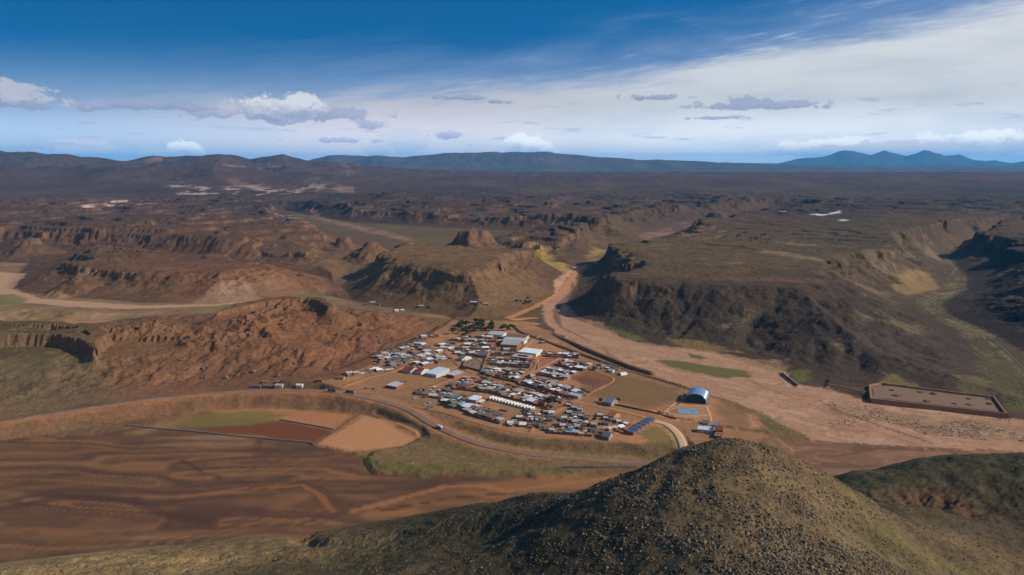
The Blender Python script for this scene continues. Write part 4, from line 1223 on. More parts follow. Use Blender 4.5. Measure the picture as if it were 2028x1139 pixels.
# ------------------------------------------------------------------ houses
def house_meshes():
    """A few low houses: walls, sheet roof, door, windows, yard wall; unit sized by scaling the Empty a little."""
    out = []
    for k, (L, D, H, kind, yard) in enumerate([(11, 6.5, 2.9, 'shed', 1), (9, 7, 3.0, 'gable', 0), (13, 5.5, 2.8, 'shed', 1), (8, 6, 2.7, 'flat', 0), (12, 8, 3.1, 'gable', 1), (7.5, 5, 2.6, 'shed', 0), (10, 7.5, 5.4, 'flat', 1), (14, 6, 3.0, 'ell', 1)]):
        hx, hy = L / 2, D / 2
        w = MB()
        zt = [H, H + 0.9, H + 1.6]
        if kind == 'shed':
            w.prism([(-hy, -1.0), (hy, -1.0), (hy, H + 0.75), (-hy, H)], -hx, hx)
        elif kind == 'gable':
            w.prism([(-hy, -1.0), (hy, -1.0), (hy, H), (0, H + 1.25), (-hy, H)], -hx, hx)
        elif kind == 'flat':
            w.box(-hx, hx, -hy, hy, -1.0, H)
            for a in ((-hx, hx, -hy, -hy + 0.3), (-hx, hx, hy - 0.3, hy), (-hx, -hx + 0.3, -hy + 0.3, hy - 0.3), (hx - 0.3, hx, -hy + 0.3, hy - 0.3)):
                w.box(*a, H, H + 0.45)
        else:
            w.prism([(-hy, -1.0), (hy, -1.0), (hy, H + 0.75), (-hy, H)], -hx, hx)
            w.box(hx - 4.5, hx, hy, hy + 5, -1.0, H)
        r = MB()
        e = 0.45
        if kind in ('shed', 'ell'):
            r.prism([(-hy - e, H + 0.02), (hy + e, H + 0.83), (hy + e, H + 0.95), (-hy - e, H + 0.14)], -hx - e, hx + e)
            for i in range(3):                                   # stones that hold the sheets down
                x = -hx + L * (i + 0.5) / 3
                r.box(x - 0.25, x + 0.25, -0.2 + 0.9 * (i - 1), 0.25 + 0.9 * (i - 1), H + 0.35, H + 0.35 + 0.5)
            if kind == 'ell':
                r.prism([(hy + e, H + 0.02), (hy + 5 + e, H + 0.02), (hy + 5 + e, H + 0.14), (hy + e, H + 0.14)], hx - 4.5 - e, hx + e)
        elif kind == 'gable':
            r.prism([(-hy - e, H - 0.22), (0, H + 1.28), (hy + e, H - 0.22), (hy + e, H - 0.06), (0, H + 1.44), (-hy - e, H - 0.06)], -hx - e, hx + e)
        else:
            r.box(-hx + 0.3, hx - 0.3, -hy + 0.3, hy - 0.3, H + 0.01, H + 0.14)
            if k == 6:
                r.box(-hx + 1, -hx + 3.2, -1.2, 1.2, H + 0.14, H + 2.2)
        d = MB().box(-0.55, 0.55, -hy - 0.06, -hy + 0.05, 0.0, 2.05)
        y = None
        if True:
            y = MB()
            b = hy + (6.5 if kind != 'ell' else 7.5)
            y.box(-hx - 0.8, -hx - 0.45, -hy, b, -1.0, 1.7)
            y.box(-hx - 0.8, hx + 0.8, b, b + 0.35, -1.0, 1.75)
            y.box(hx + 0.45, hx + 0.8, hy, b, -1.0, 1.6)
        out.append(dict(L=L, D=D, H=H, kind=kind, wall=w.mesh('wall', WALL['adobe']), roof=r.mesh('roof', ROOF['silver']), door=d.mesh('door', M_DOOR[0]), yard=y.mesh('yard_wall', M_MUDWALL) if y else None))
    return out


HM = house_meshes()
ORD = ['first', 'second', 'third', 'fourth', 'fifth', 'sixth', 'seventh', 'eighth', 'ninth', 'tenth', 'eleventh', 'twelfth', 'thirteenth', 'fourteenth', 'fifteenth', 'sixteenth', 'seventeenth']
HOUSES = []


def house(x, y, z, rz, k, wall, roof, label, group, s=1.0, sy=1.0, yard=True, name='house', cat='house'):
    h = HM[k]
    o = empty(name, (x, y, z), rz, (s, s * sy, 1.0 if s > 0.85 else 0.92))
    tag(o, label, cat, group)
    link('wall', h['wall'], o, WALL[wall])
    link('roof', h['roof'], o, ROOF[roof])
    link('door', h['door'], o, random.choice(M_DOOR))
    if yard and h['yard']:
        link('yard_wall', h['yard'], o)
    HOUSES.append(o)
    return o


MIX_ROOF = ['silver'] * 7 + ['pale grey'] * 10 + ['white'] * 4 + ['dark grey'] * 4 + ['rusty'] * 6 + ['mud'] * 5 + ['blue grey'] * 2 + ['red brown']
MIX_WALL = ['adobe'] * 9 + ['brick'] * 4 + ['whitewashed'] * 2 + ['cement'] * 3 + ['ochre'] * 1 + ['pink'] * 1
# blocks: corners (front left, front right, back right, back left), houses along, rows, what tells the block apart, share of filled plots, roofs
BLOCKS = [
    ('upper rows under the red hillside', [(757, 717), (836, 688), (832, 676), (750, 706)], 9, 2, .95, None),
    ('lane below the red hillside', [(779, 725), (890, 695), (884, 680), (770, 711)], 11, 3, .85, None),
    ('roadside row west of the open field', [(692, 746), (775, 736), (771, 727), (690, 737)], 8, 1, 1, None),
    ('cluster behind the two red roofed halls', [(826, 729), (884, 716), (879, 707), (822, 719)], 5, 2, .9, ['white', 'silver', 'dark grey', 'pale grey']),
    ('block above the walled stony yard', [(905, 705), (1013, 705), (1016, 691), (912, 686)], 9, 2, .9, None),
    ('block below the grove of trees', [(894, 684), (985, 688), (1000, 669), (915, 664)], 7, 3, .7, None),
    ('huts at the foot of the red slope', [(822, 672), (862, 670), (866, 663), (826, 665)], 4, 1, 1, None),
    ('block right of the stony yard', [(972, 723), (1048, 729), (1050, 713), (978, 709)], 6, 2, .85, None),
    ('block in front of the stony yard', [(958, 743), (1014, 756), (1050, 736), (968, 728)], 5, 2, 1, None),
    ('block beneath the grey hall', [(885, 769), (965, 778), (988, 760), (930, 748)], 7, 2, .9, ['red brown', 'rusty', 'silver', 'dark grey', 'pale grey']),
    ('westernmost block above the cutting', [(826, 786), (885, 794), (897, 773), (838, 767)], 5, 2, .9, ['red brown', 'rusty', 'silver', 'dark grey', 'mud']),
    ('block by the parked cars', [(874, 802), (940, 817), (955, 794), (892, 784)], 5, 2, 1, ['silver', 'white', 'rusty', 'blue grey', 'mud']),
    ('front block above the road cutting', [(918, 819), (990, 839), (996, 823), (930, 801)], 6, 2, .9, ['pale grey', 'silver', 'rusty', 'mud', 'dark grey']),
    ('long block behind the white terrace', [(966, 777), (1085, 809), (1120, 792), (985, 763)], 11, 2, .95, None),
    ('long block left of the bare pitches', [(1022, 760), (1138, 790), (1155, 777), (1060, 745)], 11, 2, .95, None),
    ('block beside the dark pitch', [(1069, 743), (1117, 753), (1145, 738), (1085, 729)], 5, 2, 1, ['white', 'silver', 'pale grey']),
    ('block next to the red court', [(1107, 725), (1155, 735), (1172, 722), (1120, 715)], 5, 2, 1, None),
    ('lone cluster beside the river levee', [(1177, 733), (1211, 739), (1218, 730), (1187, 723)], 4, 2, .9, None),
    ('row next to the long white hall', [(1075, 706), (1146, 710), (1141, 700), (1080, 697)], 7, 1, 1, None),
    ('big front block above the lower bank', [(1080, 857), (1172, 864), (1228, 838), (1127, 803)], 9, 5, .72, None),
    ('block below the empty ochre yard', [(1000, 847), (1072, 850), (1108, 820), (1048, 812)], 6, 3, .8, None),
    ('pale row beside the blue roofed terrace', [(1207, 858), (1243, 848), (1241, 838), (1203, 849)], 4, 1, 1, ['white']),
]
seen_labels = set()
for bi, (bname, quad, nu, nv, fill, roofs) in enumerate(BLOCKS):
    Q = [np.array(at(px, py, VZ)) for px, py in quad]
    qc = sum(Q) / 4
    Q = [qc + (q - qc) * 1.13 for q in Q]
    # streets run along the block: houses square to its long side
    ex = Q[1] - Q[0]
    ang = math.atan2(ex[1], ex[0])
    lu = np.linalg.norm(Q[1] - Q[0]) / nu
    lv = max(np.linalg.norm(Q[3] - Q[0]), np.linalg.norm(Q[2] - Q[1])) / nv
    n_row = {}
    for j in range(nv):
        for i in range(nu):
            if random.random() > fill:
                continue
            u = (i + 0.5 + random.uniform(-.12, .12)) / nu
            v = (j + 0.5 + random.uniform(-.15, .15)) / nv
            p = (Q[0] * (1 - u) + Q[1] * u) * (1 - v) + (Q[3] * (1 - u) + Q[2] * u) * v
            k = random.choice([0, 0, 1, 2, 3, 4, 5, 5, 6, 7]) if lu > 8.5 else random.choice([3, 5, 5, 1])
            if k == 6 and random.random() < 0.55:
                k = 1
            s = min(max(0.95 * lu / HM[k]['L'], 0.6), 1.2)
            sy = min(max(0.76 * lv / (HM[k]['D'] * s), 0.6), 1.4)
            turn = random.choice([0, 0, 0, math.pi / 2 if lu > 9 else 0, math.pi]) + random.uniform(-.06, .06)
            if abs(turn - math.pi / 2) < .1:
                s *= 0.8
            wall = random.choice(MIX_WALL)
            roof = random.choice(roofs or MIX_ROOF)
            rows = {1: [''], 2: ['front', 'back'], 3: ['front', 'middle', 'back'], 5: ['front', 'second', 'middle', 'fourth', 'back']}[nv]
            n_row[j] = n_row.get(j, 0) + 1
            where = f'{ORD[n_row[j] - 1]} from left' + (f', {rows[j]} row' if nv > 1 else '')
            label = f'{roof.replace(" ", "-")}-roofed {wall} house, {where}, {bname}'
            house(p[0], p[1], ground(p[0], p[1]) + 0.1, ang + turn, k, wall, roof, label, 'low houses of the village', s, sy, yard=random.random() < 0.8)

# small lean-to sheds in the yards
def shed_meshes():
    out = []
    for (L, D, H) in [(4, 3, 2.1), (3, 2.6, 2.2), (5, 2.5, 2.0)]:
        w = MB().prism([(-D / 2, -0.8), (D / 2, -0.8), (D / 2, H + 0.3), (-D / 2, H)], -L / 2, L / 2)
        r = MB().prism([(-D / 2 - .3, H), (D / 2 + .3, H + 0.36), (D / 2 + .3, H + 0.45), (-D / 2 - .3, H + 0.1)], -L / 2 - .3, L / 2 + .3)
        d = MB().box(-0.45, 0.45, -D / 2 - 0.05, -D / 2 + 0.05, 0, 1.8)
        out.append((w.mesh('wall', WALL['adobe']), r.mesh('roof', ROOF['rusty']), d.mesh('door', M_DOOR[1])))
    return out


SM = shed_meshes()
for bi, cnt in ((1, 17), (4, 16), (5, 17), (7, 14), (9, 16), (10, 12), (11, 13), (12, 15), (13, 17), (14, 17), (15, 10), (16, 11), (19, 17), (20, 17), (8, 12), (17, 6), (3, 10), (18, 9), (0, 14), (2, 9), (6, 6)):
    bname, quad, nu, nv = BLOCKS[bi][:4]
    Q = [np.array(at(px, py, VZ)) for px, py in quad]
    ang = math.atan2(*(Q[1] - Q[0])[::-1])
    spots = []
    for c in range(cnt * 5):
        u, v = random.random(), random.choice([0.5, 0.45, 0.55, random.random()])
        p = (Q[0] * (1 - u) + Q[1] * u) * (1 - v) + (Q[3] * (1 - u) + Q[2] * u) * v
        if min((h.location.x - p[0]) ** 2 + (h.location.y - p[1]) ** 2 for h in HOUSES) < 17 or min([9e9] + [(q[0] - p[0]) ** 2 + (q[1] - p[1]) ** 2 for q in spots]) < 25:
            continue
        spots.append(p)
    spots.sort(key=lambda p: p[0])
    for c, p in enumerate(spots[:17]):
        w_, r_, d_ = random.choice(SM)
        rf = random.choice(['rusty', 'silver', 'dark grey', 'mud', 'white', 'pale grey', 'white', 'silver'])
        o = empty('shed', (p[0], p[1], ground(*p) + 0.1), ang + random.choice([0, math.pi / 2, math.pi]))
        tag(o, f'{ORD[c]} tiny shed from left, {rf.replace(" ", "-")}-roofed, {bname}', 'shed', 'small sheds in the yards')
        link('wall', w_, o, random.choice([WALL['adobe'], WALL['brick'], ROOF['rusty']])); link('roof', r_, o, ROOF[rf]); link('door', d_, o)


# mud brick walls that close the blocks towards the streets
def wall_line(name, pts, label, cat, h=2.0, th=0.4, m=None, z=None, group=None, closed=False, kind=None):
    P = [np.array(p[:2]) for p in pts]
    mb = MB()
    n = len(P)
    for i in range(n if closed else n - 1):
        a, b = P[i], P[(i + 1) % n]
        L = np.linalg.norm(b - a)
        k = max(1, int(L / 9))
        d = (b - a) / L
        nn = np.array([-d[1], d[0]]) * th / 2
        for j in range(k):
            p, q = a + d * (L * j / k), a + d * (L * (j + 1) / k)
            z0 = ground(*p) - 1.0; z1 = ground(*q) - 1.0
            hh = h * random.uniform(0.9, 1.1)
            e = d * (0.0 if j == k - 1 and not closed else -0.02)
            v = [(*(p + nn), z0), (*(p - nn), z0), (*(q - nn + e), z1), (*(q + nn + e), z1)]
            v += [(a_[0], a_[1], zz + 1.0 + hh) for a_, zz in zip(v, (z0, z0, z1, z1))]
            mb.add(v, [(0, 1, 2, 3), (4, 7, 6, 5), (0, 4, 5, 1), (1, 5, 6, 2), (2, 6, 7, 3), (3, 7, 4, 0)])
    o = mb.build(name, m or M_MUDWALL)
    tag(o, label, cat, group)
    return o


WALL_RUNS = [(4, 'front wall of the block above the stony yard'), (7, 'mud wall along the block right of the stony yard'), (8, 'mud wall in front of the block before the stony yard'), (9, 'mud wall below the block beneath the grey hall'), (11, 'mud wall of the block by the parked cars'),
             (12, 'mud wall along the front block over the road cutting'), (13, 'long mud wall facing the white terrace row'), (14, 'long mud wall of the block left of the bare pitches'), (15, 'mud wall beside the dark bare pitch'), (16, 'mud wall of the block next to the red court'), (18, 'mud wall of the row next to the long white hall'), (19, 'mud wall curving under the big front block')]
for bi, lab in WALL_RUNS:
    q = BLOCKS[bi][1]
    a, b, c_ = (np.array(at(*q[i], VZ)) for i in (0, 1, 2))
    d = (a - np.array(at(*q[3], VZ))); d /= np.linalg.norm(d)
    wall_line('mud_wall', [a + d * 2, b + d * 2, c_ + d * 1], lab, 'wall', 2.4)


# ------------------------------------------------------------------ larger buildings, each from the corners of its roof in the photograph
def quad_building(name, cat, label, corners, h, wall, roof, kind='shed', group=None, windows=3, wall_mat=None, roof_mat=None, zc=None):
    P = [np.array(at(px, py, (zc if zc is not None else VZ) + h)) for px, py in corners]
    c = sum(P) / 4
    ex = P[1] - P[0] + P[2] - P[3]
    ey = P[3] - P[0] + P[2] - P[1]
    L, D = np.linalg.norm(ex) / 2, np.linalg.norm(ey) / 2
    return block_building(name, cat, label, c, math.atan2(ex[1], ex[0]), L, D, h, wall, roof, kind, group, windows)


def block_building(name, cat, label, c, rz, L, D, h, wall, roof, kind='shed', group=None, windows=3, z=None, e=0.5):
    o = empty(name, (c[0], c[1], (ground(*c) if z is None else z) + 0.1), rz)
    tag(o, label, cat, group)
    hx, hy = L / 2, D / 2
    w = MB(); r = MB()
    if kind == 'gable':
        rise = min(0.22 * D, 3.5)
        w.prism([(-hy, -1.5), (hy, -1.5), (hy, h), (0, h + rise), (-hy, h)], -hx, hx)
        q = rise / hy * e
        r.prism([(-hy - e, h - q + .02), (0, h + rise + .02), (hy + e, h - q + .02), (hy + e, h - q + .2), (0, h + rise + .2), (-hy - e, h - q + .2)], -hx - e, hx + e)
    elif kind == 'court':
        t = min(4.5, D * 0.28)
        w.box(-hx, hx, -hy, -hy + t, -1.5, h); w.box(-hx, hx, hy - t, hy, -1.5, h); w.box(-hx, -hx + t, -hy + t, hy - t, -1.5, h); w.box(hx - t, hx, -hy + t, hy - t, -1.5, h)
        for a in ((-hx - e, hx + e, -hy - e, -hy + t), (-hx - e, hx + e, hy - t, hy + e), (-hx - e, -hx + t, -hy + t + .02, hy - t - .02), (hx - t, hx + e, -hy + t + .02, hy - t - .02)):
            r.box(*a, h + .02, h + .2)
    else:
        w.prism([(-hy, -1.5), (hy, -1.5), (hy, h + 0.07 * D), (-hy, h)], -hx, hx)
        r.prism([(-hy - e, h), (hy + e, h + .07 * D + .06), (hy + e, h + .07 * D + .24), (-hy - e, h + .18)], -hx - e, hx + e)
    w.build('wall', WALL[wall], o)
    r.build('roof', ROOF[roof], o)
    MB().box(-0.8, 0.8, -hy - .07, -hy + .05, 0, min(2.4, h - .4)).build('door', random.choice(M_DOOR), o)
    wm = MB().box(-0.8, 0.8, -.06, .06, 0, 1.1).mesh('window', M_GLASS)
    for i in range(windows):
        x = -hx + L * (i + 0.5) / windows
        if abs(x) < 1.8:
            continue
        g = link('window', wm, o)
        g.location = (x, -hy, min(1.1, h * .35))
    return o


for a in [
    ('hall', 'hall', 'large hall under a broad pale blue sheet roof beside the open field', [(848, 739), (866, 743), (888, 733), (863, 729)], 4.6, 'whitewashed', 'PB', 'shed'),
    ('hall', 'hall', 'brick hall with a light grey sheet roof, on the dirt square', [(888, 741), (903, 745), (915, 738), (901, 735)], 4.2, 'brick', 'silver', 'shed'),
    ('house', 'house', 'cream walled house under a red tile roof, left of the blue hall', [(803, 733), (819, 736), (825, 729), (808, 726)], 4.0, 'whitewashed', 'red brown', 'gable'),
    ('house', 'house', 'smaller red roofed cream house touching the pale blue hall', [(827, 736), (840, 738), (844, 731), (832, 729)], 4.0, 'whitewashed', 'red brown', 'gable'),
    ('hall', 'hall', 'long white walled hall with a pale roof below the grove', [(1031, 697), (1066, 701), (1070, 695), (1035, 690)], 4.5, 'whitewashed', 'white', 'shed'),
    ('school', 'school', 'dark walled building round an open square courtyard', [(1016, 706), (1050, 710), (1052, 704), (1020, 700)], 4.5, 'brick', 'pale grey', 'court'),
    ('hall', 'hall', 'wide grey roofed hall with dark front at the upper village edge', [(994, 682), (1026, 684), (1031, 676), (998, 674)], 4.4, 'brick', 'pale grey', 'shed'),
    ('hall', 'hall', 'long cream hall with red brown roof, highest at the village edge', [(1003, 667), (1042, 671), (1044, 665), (1006, 662)], 4.0, 'whitewashed', 'rusty', 'shed'),
    ('hall', 'hall', 'long grey roofed white hall between two other long halls', [(997, 674), (1040, 677), (1042, 672), (1000, 669)], 4.5, 'whitewashed', 'silver', 'shed'),
    ('hall', 'hall', 'low pale hall right beside the grove of trees', [(968, 662), (998, 664), (1000, 659), (972, 657)], 4.0, 'whitewashed', 'pale grey', 'shed'),
    ('warehouse', 'warehouse', 'black roofed warehouse just above the walled stony yard', [(947, 703), (967, 704), (969, 697), (953, 696)], 4.4, 'brick', 'dark grey', 'gable'),
    ('house', 'house', 'lone silver roofed brick house on the open field', [(770, 763), (789, 767), (796, 760), (777, 757)], 3.6, 'brick', 'silver', 'shed'),
    ('warehouse', 'warehouse', 'grey gabled shed standing alone beside dark trees on dry grass', [(1200, 796), (1214, 799), (1220, 792), (1206, 789)], 4.5, 'cement', 'blue grey', 'gable'),
    ('house', 'house', 'two storey pink house with a pale blue roof', [(930, 791), (946, 793), (951, 787), (936, 784)], 6.0, 'pink', 'PB', 'shed'),
    ('house', 'house', 'orange roofed house at the right edge of the front block', [(1206, 823), (1219, 826), (1225, 819), (1213, 816)], 3.5, 'ochre', 'OR', 'gable'),
    ('house', 'house', 'dark grey roofed house at the lowest right corner of the village', [(1192, 864), (1208, 866), (1212, 859), (1198, 856)], 3.6, 'cement', 'dark grey', 'gable'),
    ('house', 'house', 'house with bright blue sheet roof by the parked cars', [(900, 788), (906, 789), (908, 785), (902, 784)], 3.4, 'adobe', 'BB', 'shed'),
    ('house', 'house', 'house with green sheet roof at the front of its block', [(890, 803), (900, 805), (904, 800), (894, 798)], 3.2, 'adobe', 'GR', 'shed'),
    ('house', 'house', 'green roofed house left of the walled stony yard', [(915, 710), (923, 712), (926, 706), (918, 704)], 4.0, 'whitewashed', 'GR', 'gable'),
    ('house', 'house', 'teal roofed house in the lowest row of the front block', [(1126, 853), (1133, 854), (1136, 849), (1129, 848)], 3.4, 'whitewashed', 'BB', 'shed'),
    ('pavilion', 'pavilion', 'small open pavilion directly below the running track', [(1390, 834), (1402, 835), (1404, 830), (1393, 829)], 3.4, 'cement', 'dark grey', 'shed'),
    ('kiosk', 'kiosk', 'little dark kiosk between the pavilion and the red building', [(1411, 839), (1421, 840), (1423, 835), (1414, 834)], 3.2, 'cement', 'blue grey', 'shed'),
    ('workshop', 'workshop', 'long low workshop with pale blue sheet roof behind the stony hilltop', [(1381, 850), (1411, 853), (1413, 848), (1384, 845)], 3.6, 'whitewashed', 'PB', 'shed'),
    ('house', 'house', 'red walled building with a red roof behind the stony hilltop', [(1415, 852), (1430, 853), (1432, 845), (1418, 844)], 5.2, 'RW', 'red brown', 'gable'),
    ('house', 'house', 'low reddish shack nearest the stony hilltop', [(1414, 863), (1430, 865), (1432, 859), (1418, 857)], 2.8, 'brick', 'rusty', 'shed'),
]:
    if 'PB' not in ROOF:
        ROOF['PB'] = mat('pale_blue_sheet', (0.72, 0.84, 0.95), 0.5, 0, 0.06, 0.3, None, 4.0)
        ROOF['OR'] = mat('orange_tile', (0.48, 0.15, 0.06), 0.7, 0, 0.15, 0.8, None, 6.0)
        ROOF['BB'] = mat('blue_sheet', (0.03, 0.22, 0.42), 0.5, 0, 0.1, 0.5, None, 4.0)
        ROOF['GR'] = mat('green_sheet', (0.08, 0.25, 0.16), 0.5, 0, 0.1, 0.5, None, 4.0)
        WALL['RW'] = mat('red_wall', (0.34, 0.045, 0.035), 0.7, 0, 0.1, 0.8)
        ROOF['DB'] = mat('slate_blue_sheet', (0.085, 0.12, 0.19), 0.5, 0, 0.1, 0.5, None, 4.0)
    quad_building(*a)

# two terraces of equal houses
def terrace(p0, p1, n, wall, roof, lab, group, L, D, h, kind, gap):
    a, b = np.array(at(*p0, VZ)), np.array(at(*p1, VZ))
    rz = math.atan2(*(b - a)[::-1])
    o0 = None
    for i in range(n):
        c = a + (b - a) * (i + .5) / n
        if o0 is None:
            o0 = block_building('terrace_house', 'house', '', c, rz + gap, L, D, h, wall, roof, kind, group, 0, e=.2)
            o = o0
        else:
            o = o0.copy(); COL.objects.link(o)
            o.location = (c[0], c[1], ground(*c) + 0.1)
            for ch in list(o0.children):
                d = ch.copy(); COL.objects.link(d); d.parent = o
        o['label'] = lab.format(ORD[i])


sp = np.linalg.norm(np.array(at(970, 790, VZ)) - np.array(at(1057, 813, VZ))) / 14
terrace((970, 790), (1057, 813), 14, 'whitewashed', 'white', '{} small white terrace house from left in the long even row', 'equal small white terrace houses', 8.0, sp * 0.5, 2.9, 'gable', math.pi / 2)
sp = np.linalg.norm(np.array(at(1246, 862, VZ)) - np.array(at(1292, 832, VZ))) / 6
ROOF['DB'].name = 'slate_blue_sheet'
terrace((1246, 862), (1292, 832), 6, 'brick', 'DB', '{} slate blue roofed house from the front in the right-hand terrace', 'attached houses under slate blue roofs', sp * 0.80, 9.0, 3.2, 'shed', 0)


# hamlet on the foot of the mesa and shops by the road, set on the ground where the line of sight meets it
LOOSE = [(726, 604, 0, 'rusty', 'adobe', 'rusty shack leftmost of the hamlet under the flat mesa'), (738, 601, 2, 'silver', 'adobe', 'silver roofed hut in the left hamlet under the mesa'), (749, 604, 3, 'mud', 'adobe', 'mud roofed hut in the left hamlet under the mesa'), (762, 606, 5, 'dark grey', 'brick', 'dark roofed hut, rightmost of the left hamlet under the mesa'),
         (786, 617, 1, 'white', 'whitewashed', 'white house on a small clearing beneath the mesa hamlet'), (797, 616, 5, 'white', 'whitewashed', 'tiny white hut right beside the white house on the clearing'), (834, 608, 0, 'pale grey', 'adobe', 'walled adobe hut in the middle of the mesa foot'), (857, 608, 2, 'rusty', 'adobe', 'long adobe hut right of the middle of the mesa foot'),
         (928, 604, 5, 'dark grey', 'adobe', 'dark roofed hut, left end of the right hamlet under the mesa'), (938, 601, 7, 'silver', 'adobe', 'silver roofed hut, biggest of the right hamlet under the mesa'), (950, 600, 3, 'rusty', 'adobe', 'rusty hut high in the right hamlet under the mesa'), (962, 604, 0, 'pale grey', 'brick', 'pale roofed brick hut, right end of the right hamlet'),
         (508, 768, 2, 'dark grey', 'adobe', 'dark roofed roadside shack, leftmost by the highway'), (532, 768, 2, 'rusty', 'adobe', 'long rusty roadside shack by the highway'), (553, 767, 0, 'pale grey', 'whitewashed', 'pale roadside store with white wall by the highway'), (594, 767, 1, 'silver', 'whitewashed', 'silver roofed roadside store alone by the highway'), (525, 759, 5, 'mud', 'adobe', 'mud hut behind the left roadside shacks'), (552, 759, 5, 'rusty', 'brick', 'rusty hut behind the pale roadside store'),
         (634, 757, 5, 'rusty', 'brick', 'small brick hut on the bank above the junction'), (676, 751, 1, 'mud', 'ochre', 'ochre shed at the mouth of the village street'),
         (798, 760, 5, 'rusty', 'brick', 'rusty shed behind the lone house on the field'), (1075, 680, 3, 'silver', 'adobe', 'square hut with grey roof beyond the long white hall'), (745, 733, 1, 'white', 'cement', 'white roofed house first on the village street')]
for px, py, k, rf, wl, lab in LOOSE:
    p = hit(px, py)
    house(p[0], p[1], p[2] + 0.15, random.uniform(-.25, .25), k, wl, rf, lab, 'outlying huts and stores', 0.95, 0.9)


# ------------------------------------------------------------------ vaulted sports hall, court and track
def sports_hall():
    c0 = np.array(at(1377, 802, 12)); c1 = np.array(at(1385, 784, 12))
    W_, H0, H1, Ln = 25.0, 3.2, 8.6, 32.0
    d = (c1 - c0) / np.linalg.norm(c1 - c0)
    c = c0 + d * Ln / 2
    o = empty('sports_hall', (c[0], c[1], ground(*c)), math.atan2(d[1], d[0]) - math.pi / 2)
    tag(o, 'big vaulted sports hall with shiny blue metal roof beside the oval track', 'sports hall')
    m = bpy.data.materials.new('blue_metal'); m.use_nodes = True
    NT.tree = m.node_tree; b = NT.tree.nodes['Principled BSDF']
    b.inputs['Base Color'].default_value = (0.36, 0.54, 0.76, 1); b.inputs['Metallic'].default_value = 0.55; b.inputs['Roughness'].default_value = 0.3
    dark = mat('interior_shade', (0.05, 0.055, 0.065), 0.8)  # shade of the open vault put into the colour of both end walls
    n = 22
    arc = [(-W_ / 2 * math.cos(math.pi * i / n), H0 + H1 * math.sin(math.pi * i / n)) for i in range(n + 1)]
    arc2 = [(x * 1.014, H0 + (z - H0) * 1.022 + .05) for x, z in arc]
    NP = 10
    pm = MB()
    y0, y1 = -Ln / 2 / NP, Ln / 2 / NP
    V = []
    for y in (y0, y1 - .12):
        V += [(x, y, z) for x, z in arc] + [(x, y, z) for x, z in arc2]
    k = n + 1
    F = []
    for i in range(n):
        F += [(i, i + 1, 2 * k + i + 1, 2 * k + i), (k + i, 3 * k + i, 3 * k + i + 1, k + i + 1), (i, k + i, k + i + 1, i + 1), (2 * k + i, 2 * k + i + 1, 3 * k + i + 1, 3 * k + i)]
    F += [(0, 2 * k, 3 * k, k), (n, k + n, 3 * k + n, 2 * k + n)]
    pm.add(V, F)
    me = pm.mesh('roof_panel', m)
    me.polygons.foreach_set('use_smooth', [abs(p.normal.y) < .5 for p in me.polygons])
    for i in range(NP):
        q = link('roof_panel', me, o)
        q.location = (0, -Ln / 2 + Ln * (i + .5) / NP, 0)
    w = MB()
    w.box(-W_ / 2 - .05, -W_ / 2 + .35, -Ln / 2, Ln / 2, -1, H0); w.box(W_ / 2 - .35, W_ / 2 + .05, -Ln / 2, Ln / 2, -1, H0)
    w.build('side_wall', WALL['cement'], o)
    for y in (-Ln / 2 + 1.6, Ln / 2 - .6):
        e = MB()
        pts = [(-W_ / 2 + .4, -1)] + [(x * .975, z - .12) for x, z in arc] + [(W_ / 2 - .4, -1)]
        v = [(x, y, z) for x, z in pts] + [(x, y + .3, z) for x, z in pts]
        nn = len(pts)
        e.add(v, [tuple(range(nn)), tuple(range(2 * nn - 1, nn - 1, -1))] + [(i, (i + 1) % nn, nn + (i + 1) % nn, nn + i) for i in range(nn)])
        e.build('end_wall', dark, o)
    a = MB().box(-W_ / 2 - 5.5, -W_ / 2 - .1, -Ln / 2 + 3, Ln / 2 - 8, -1, 3.6)
    a.build('annex', WALL['brick'], o)
    MB().box(-W_ / 2 - 5.9, -W_ / 2 - .08, -Ln / 2 + 2.6, Ln / 2 - 7.6, 3.62, 3.8).build('annex_roof', ROOF['rusty'], o)
    for i in range(9):
        y = -Ln / 2 + Ln * (i + .5) / 9
        MB().box(W_ / 2 + 1.2, W_ / 2 + 2.6, y - 1.2, y + 1.2, -.6, 1.2).build('stand', WALL['cement'], o)


sports_hall()


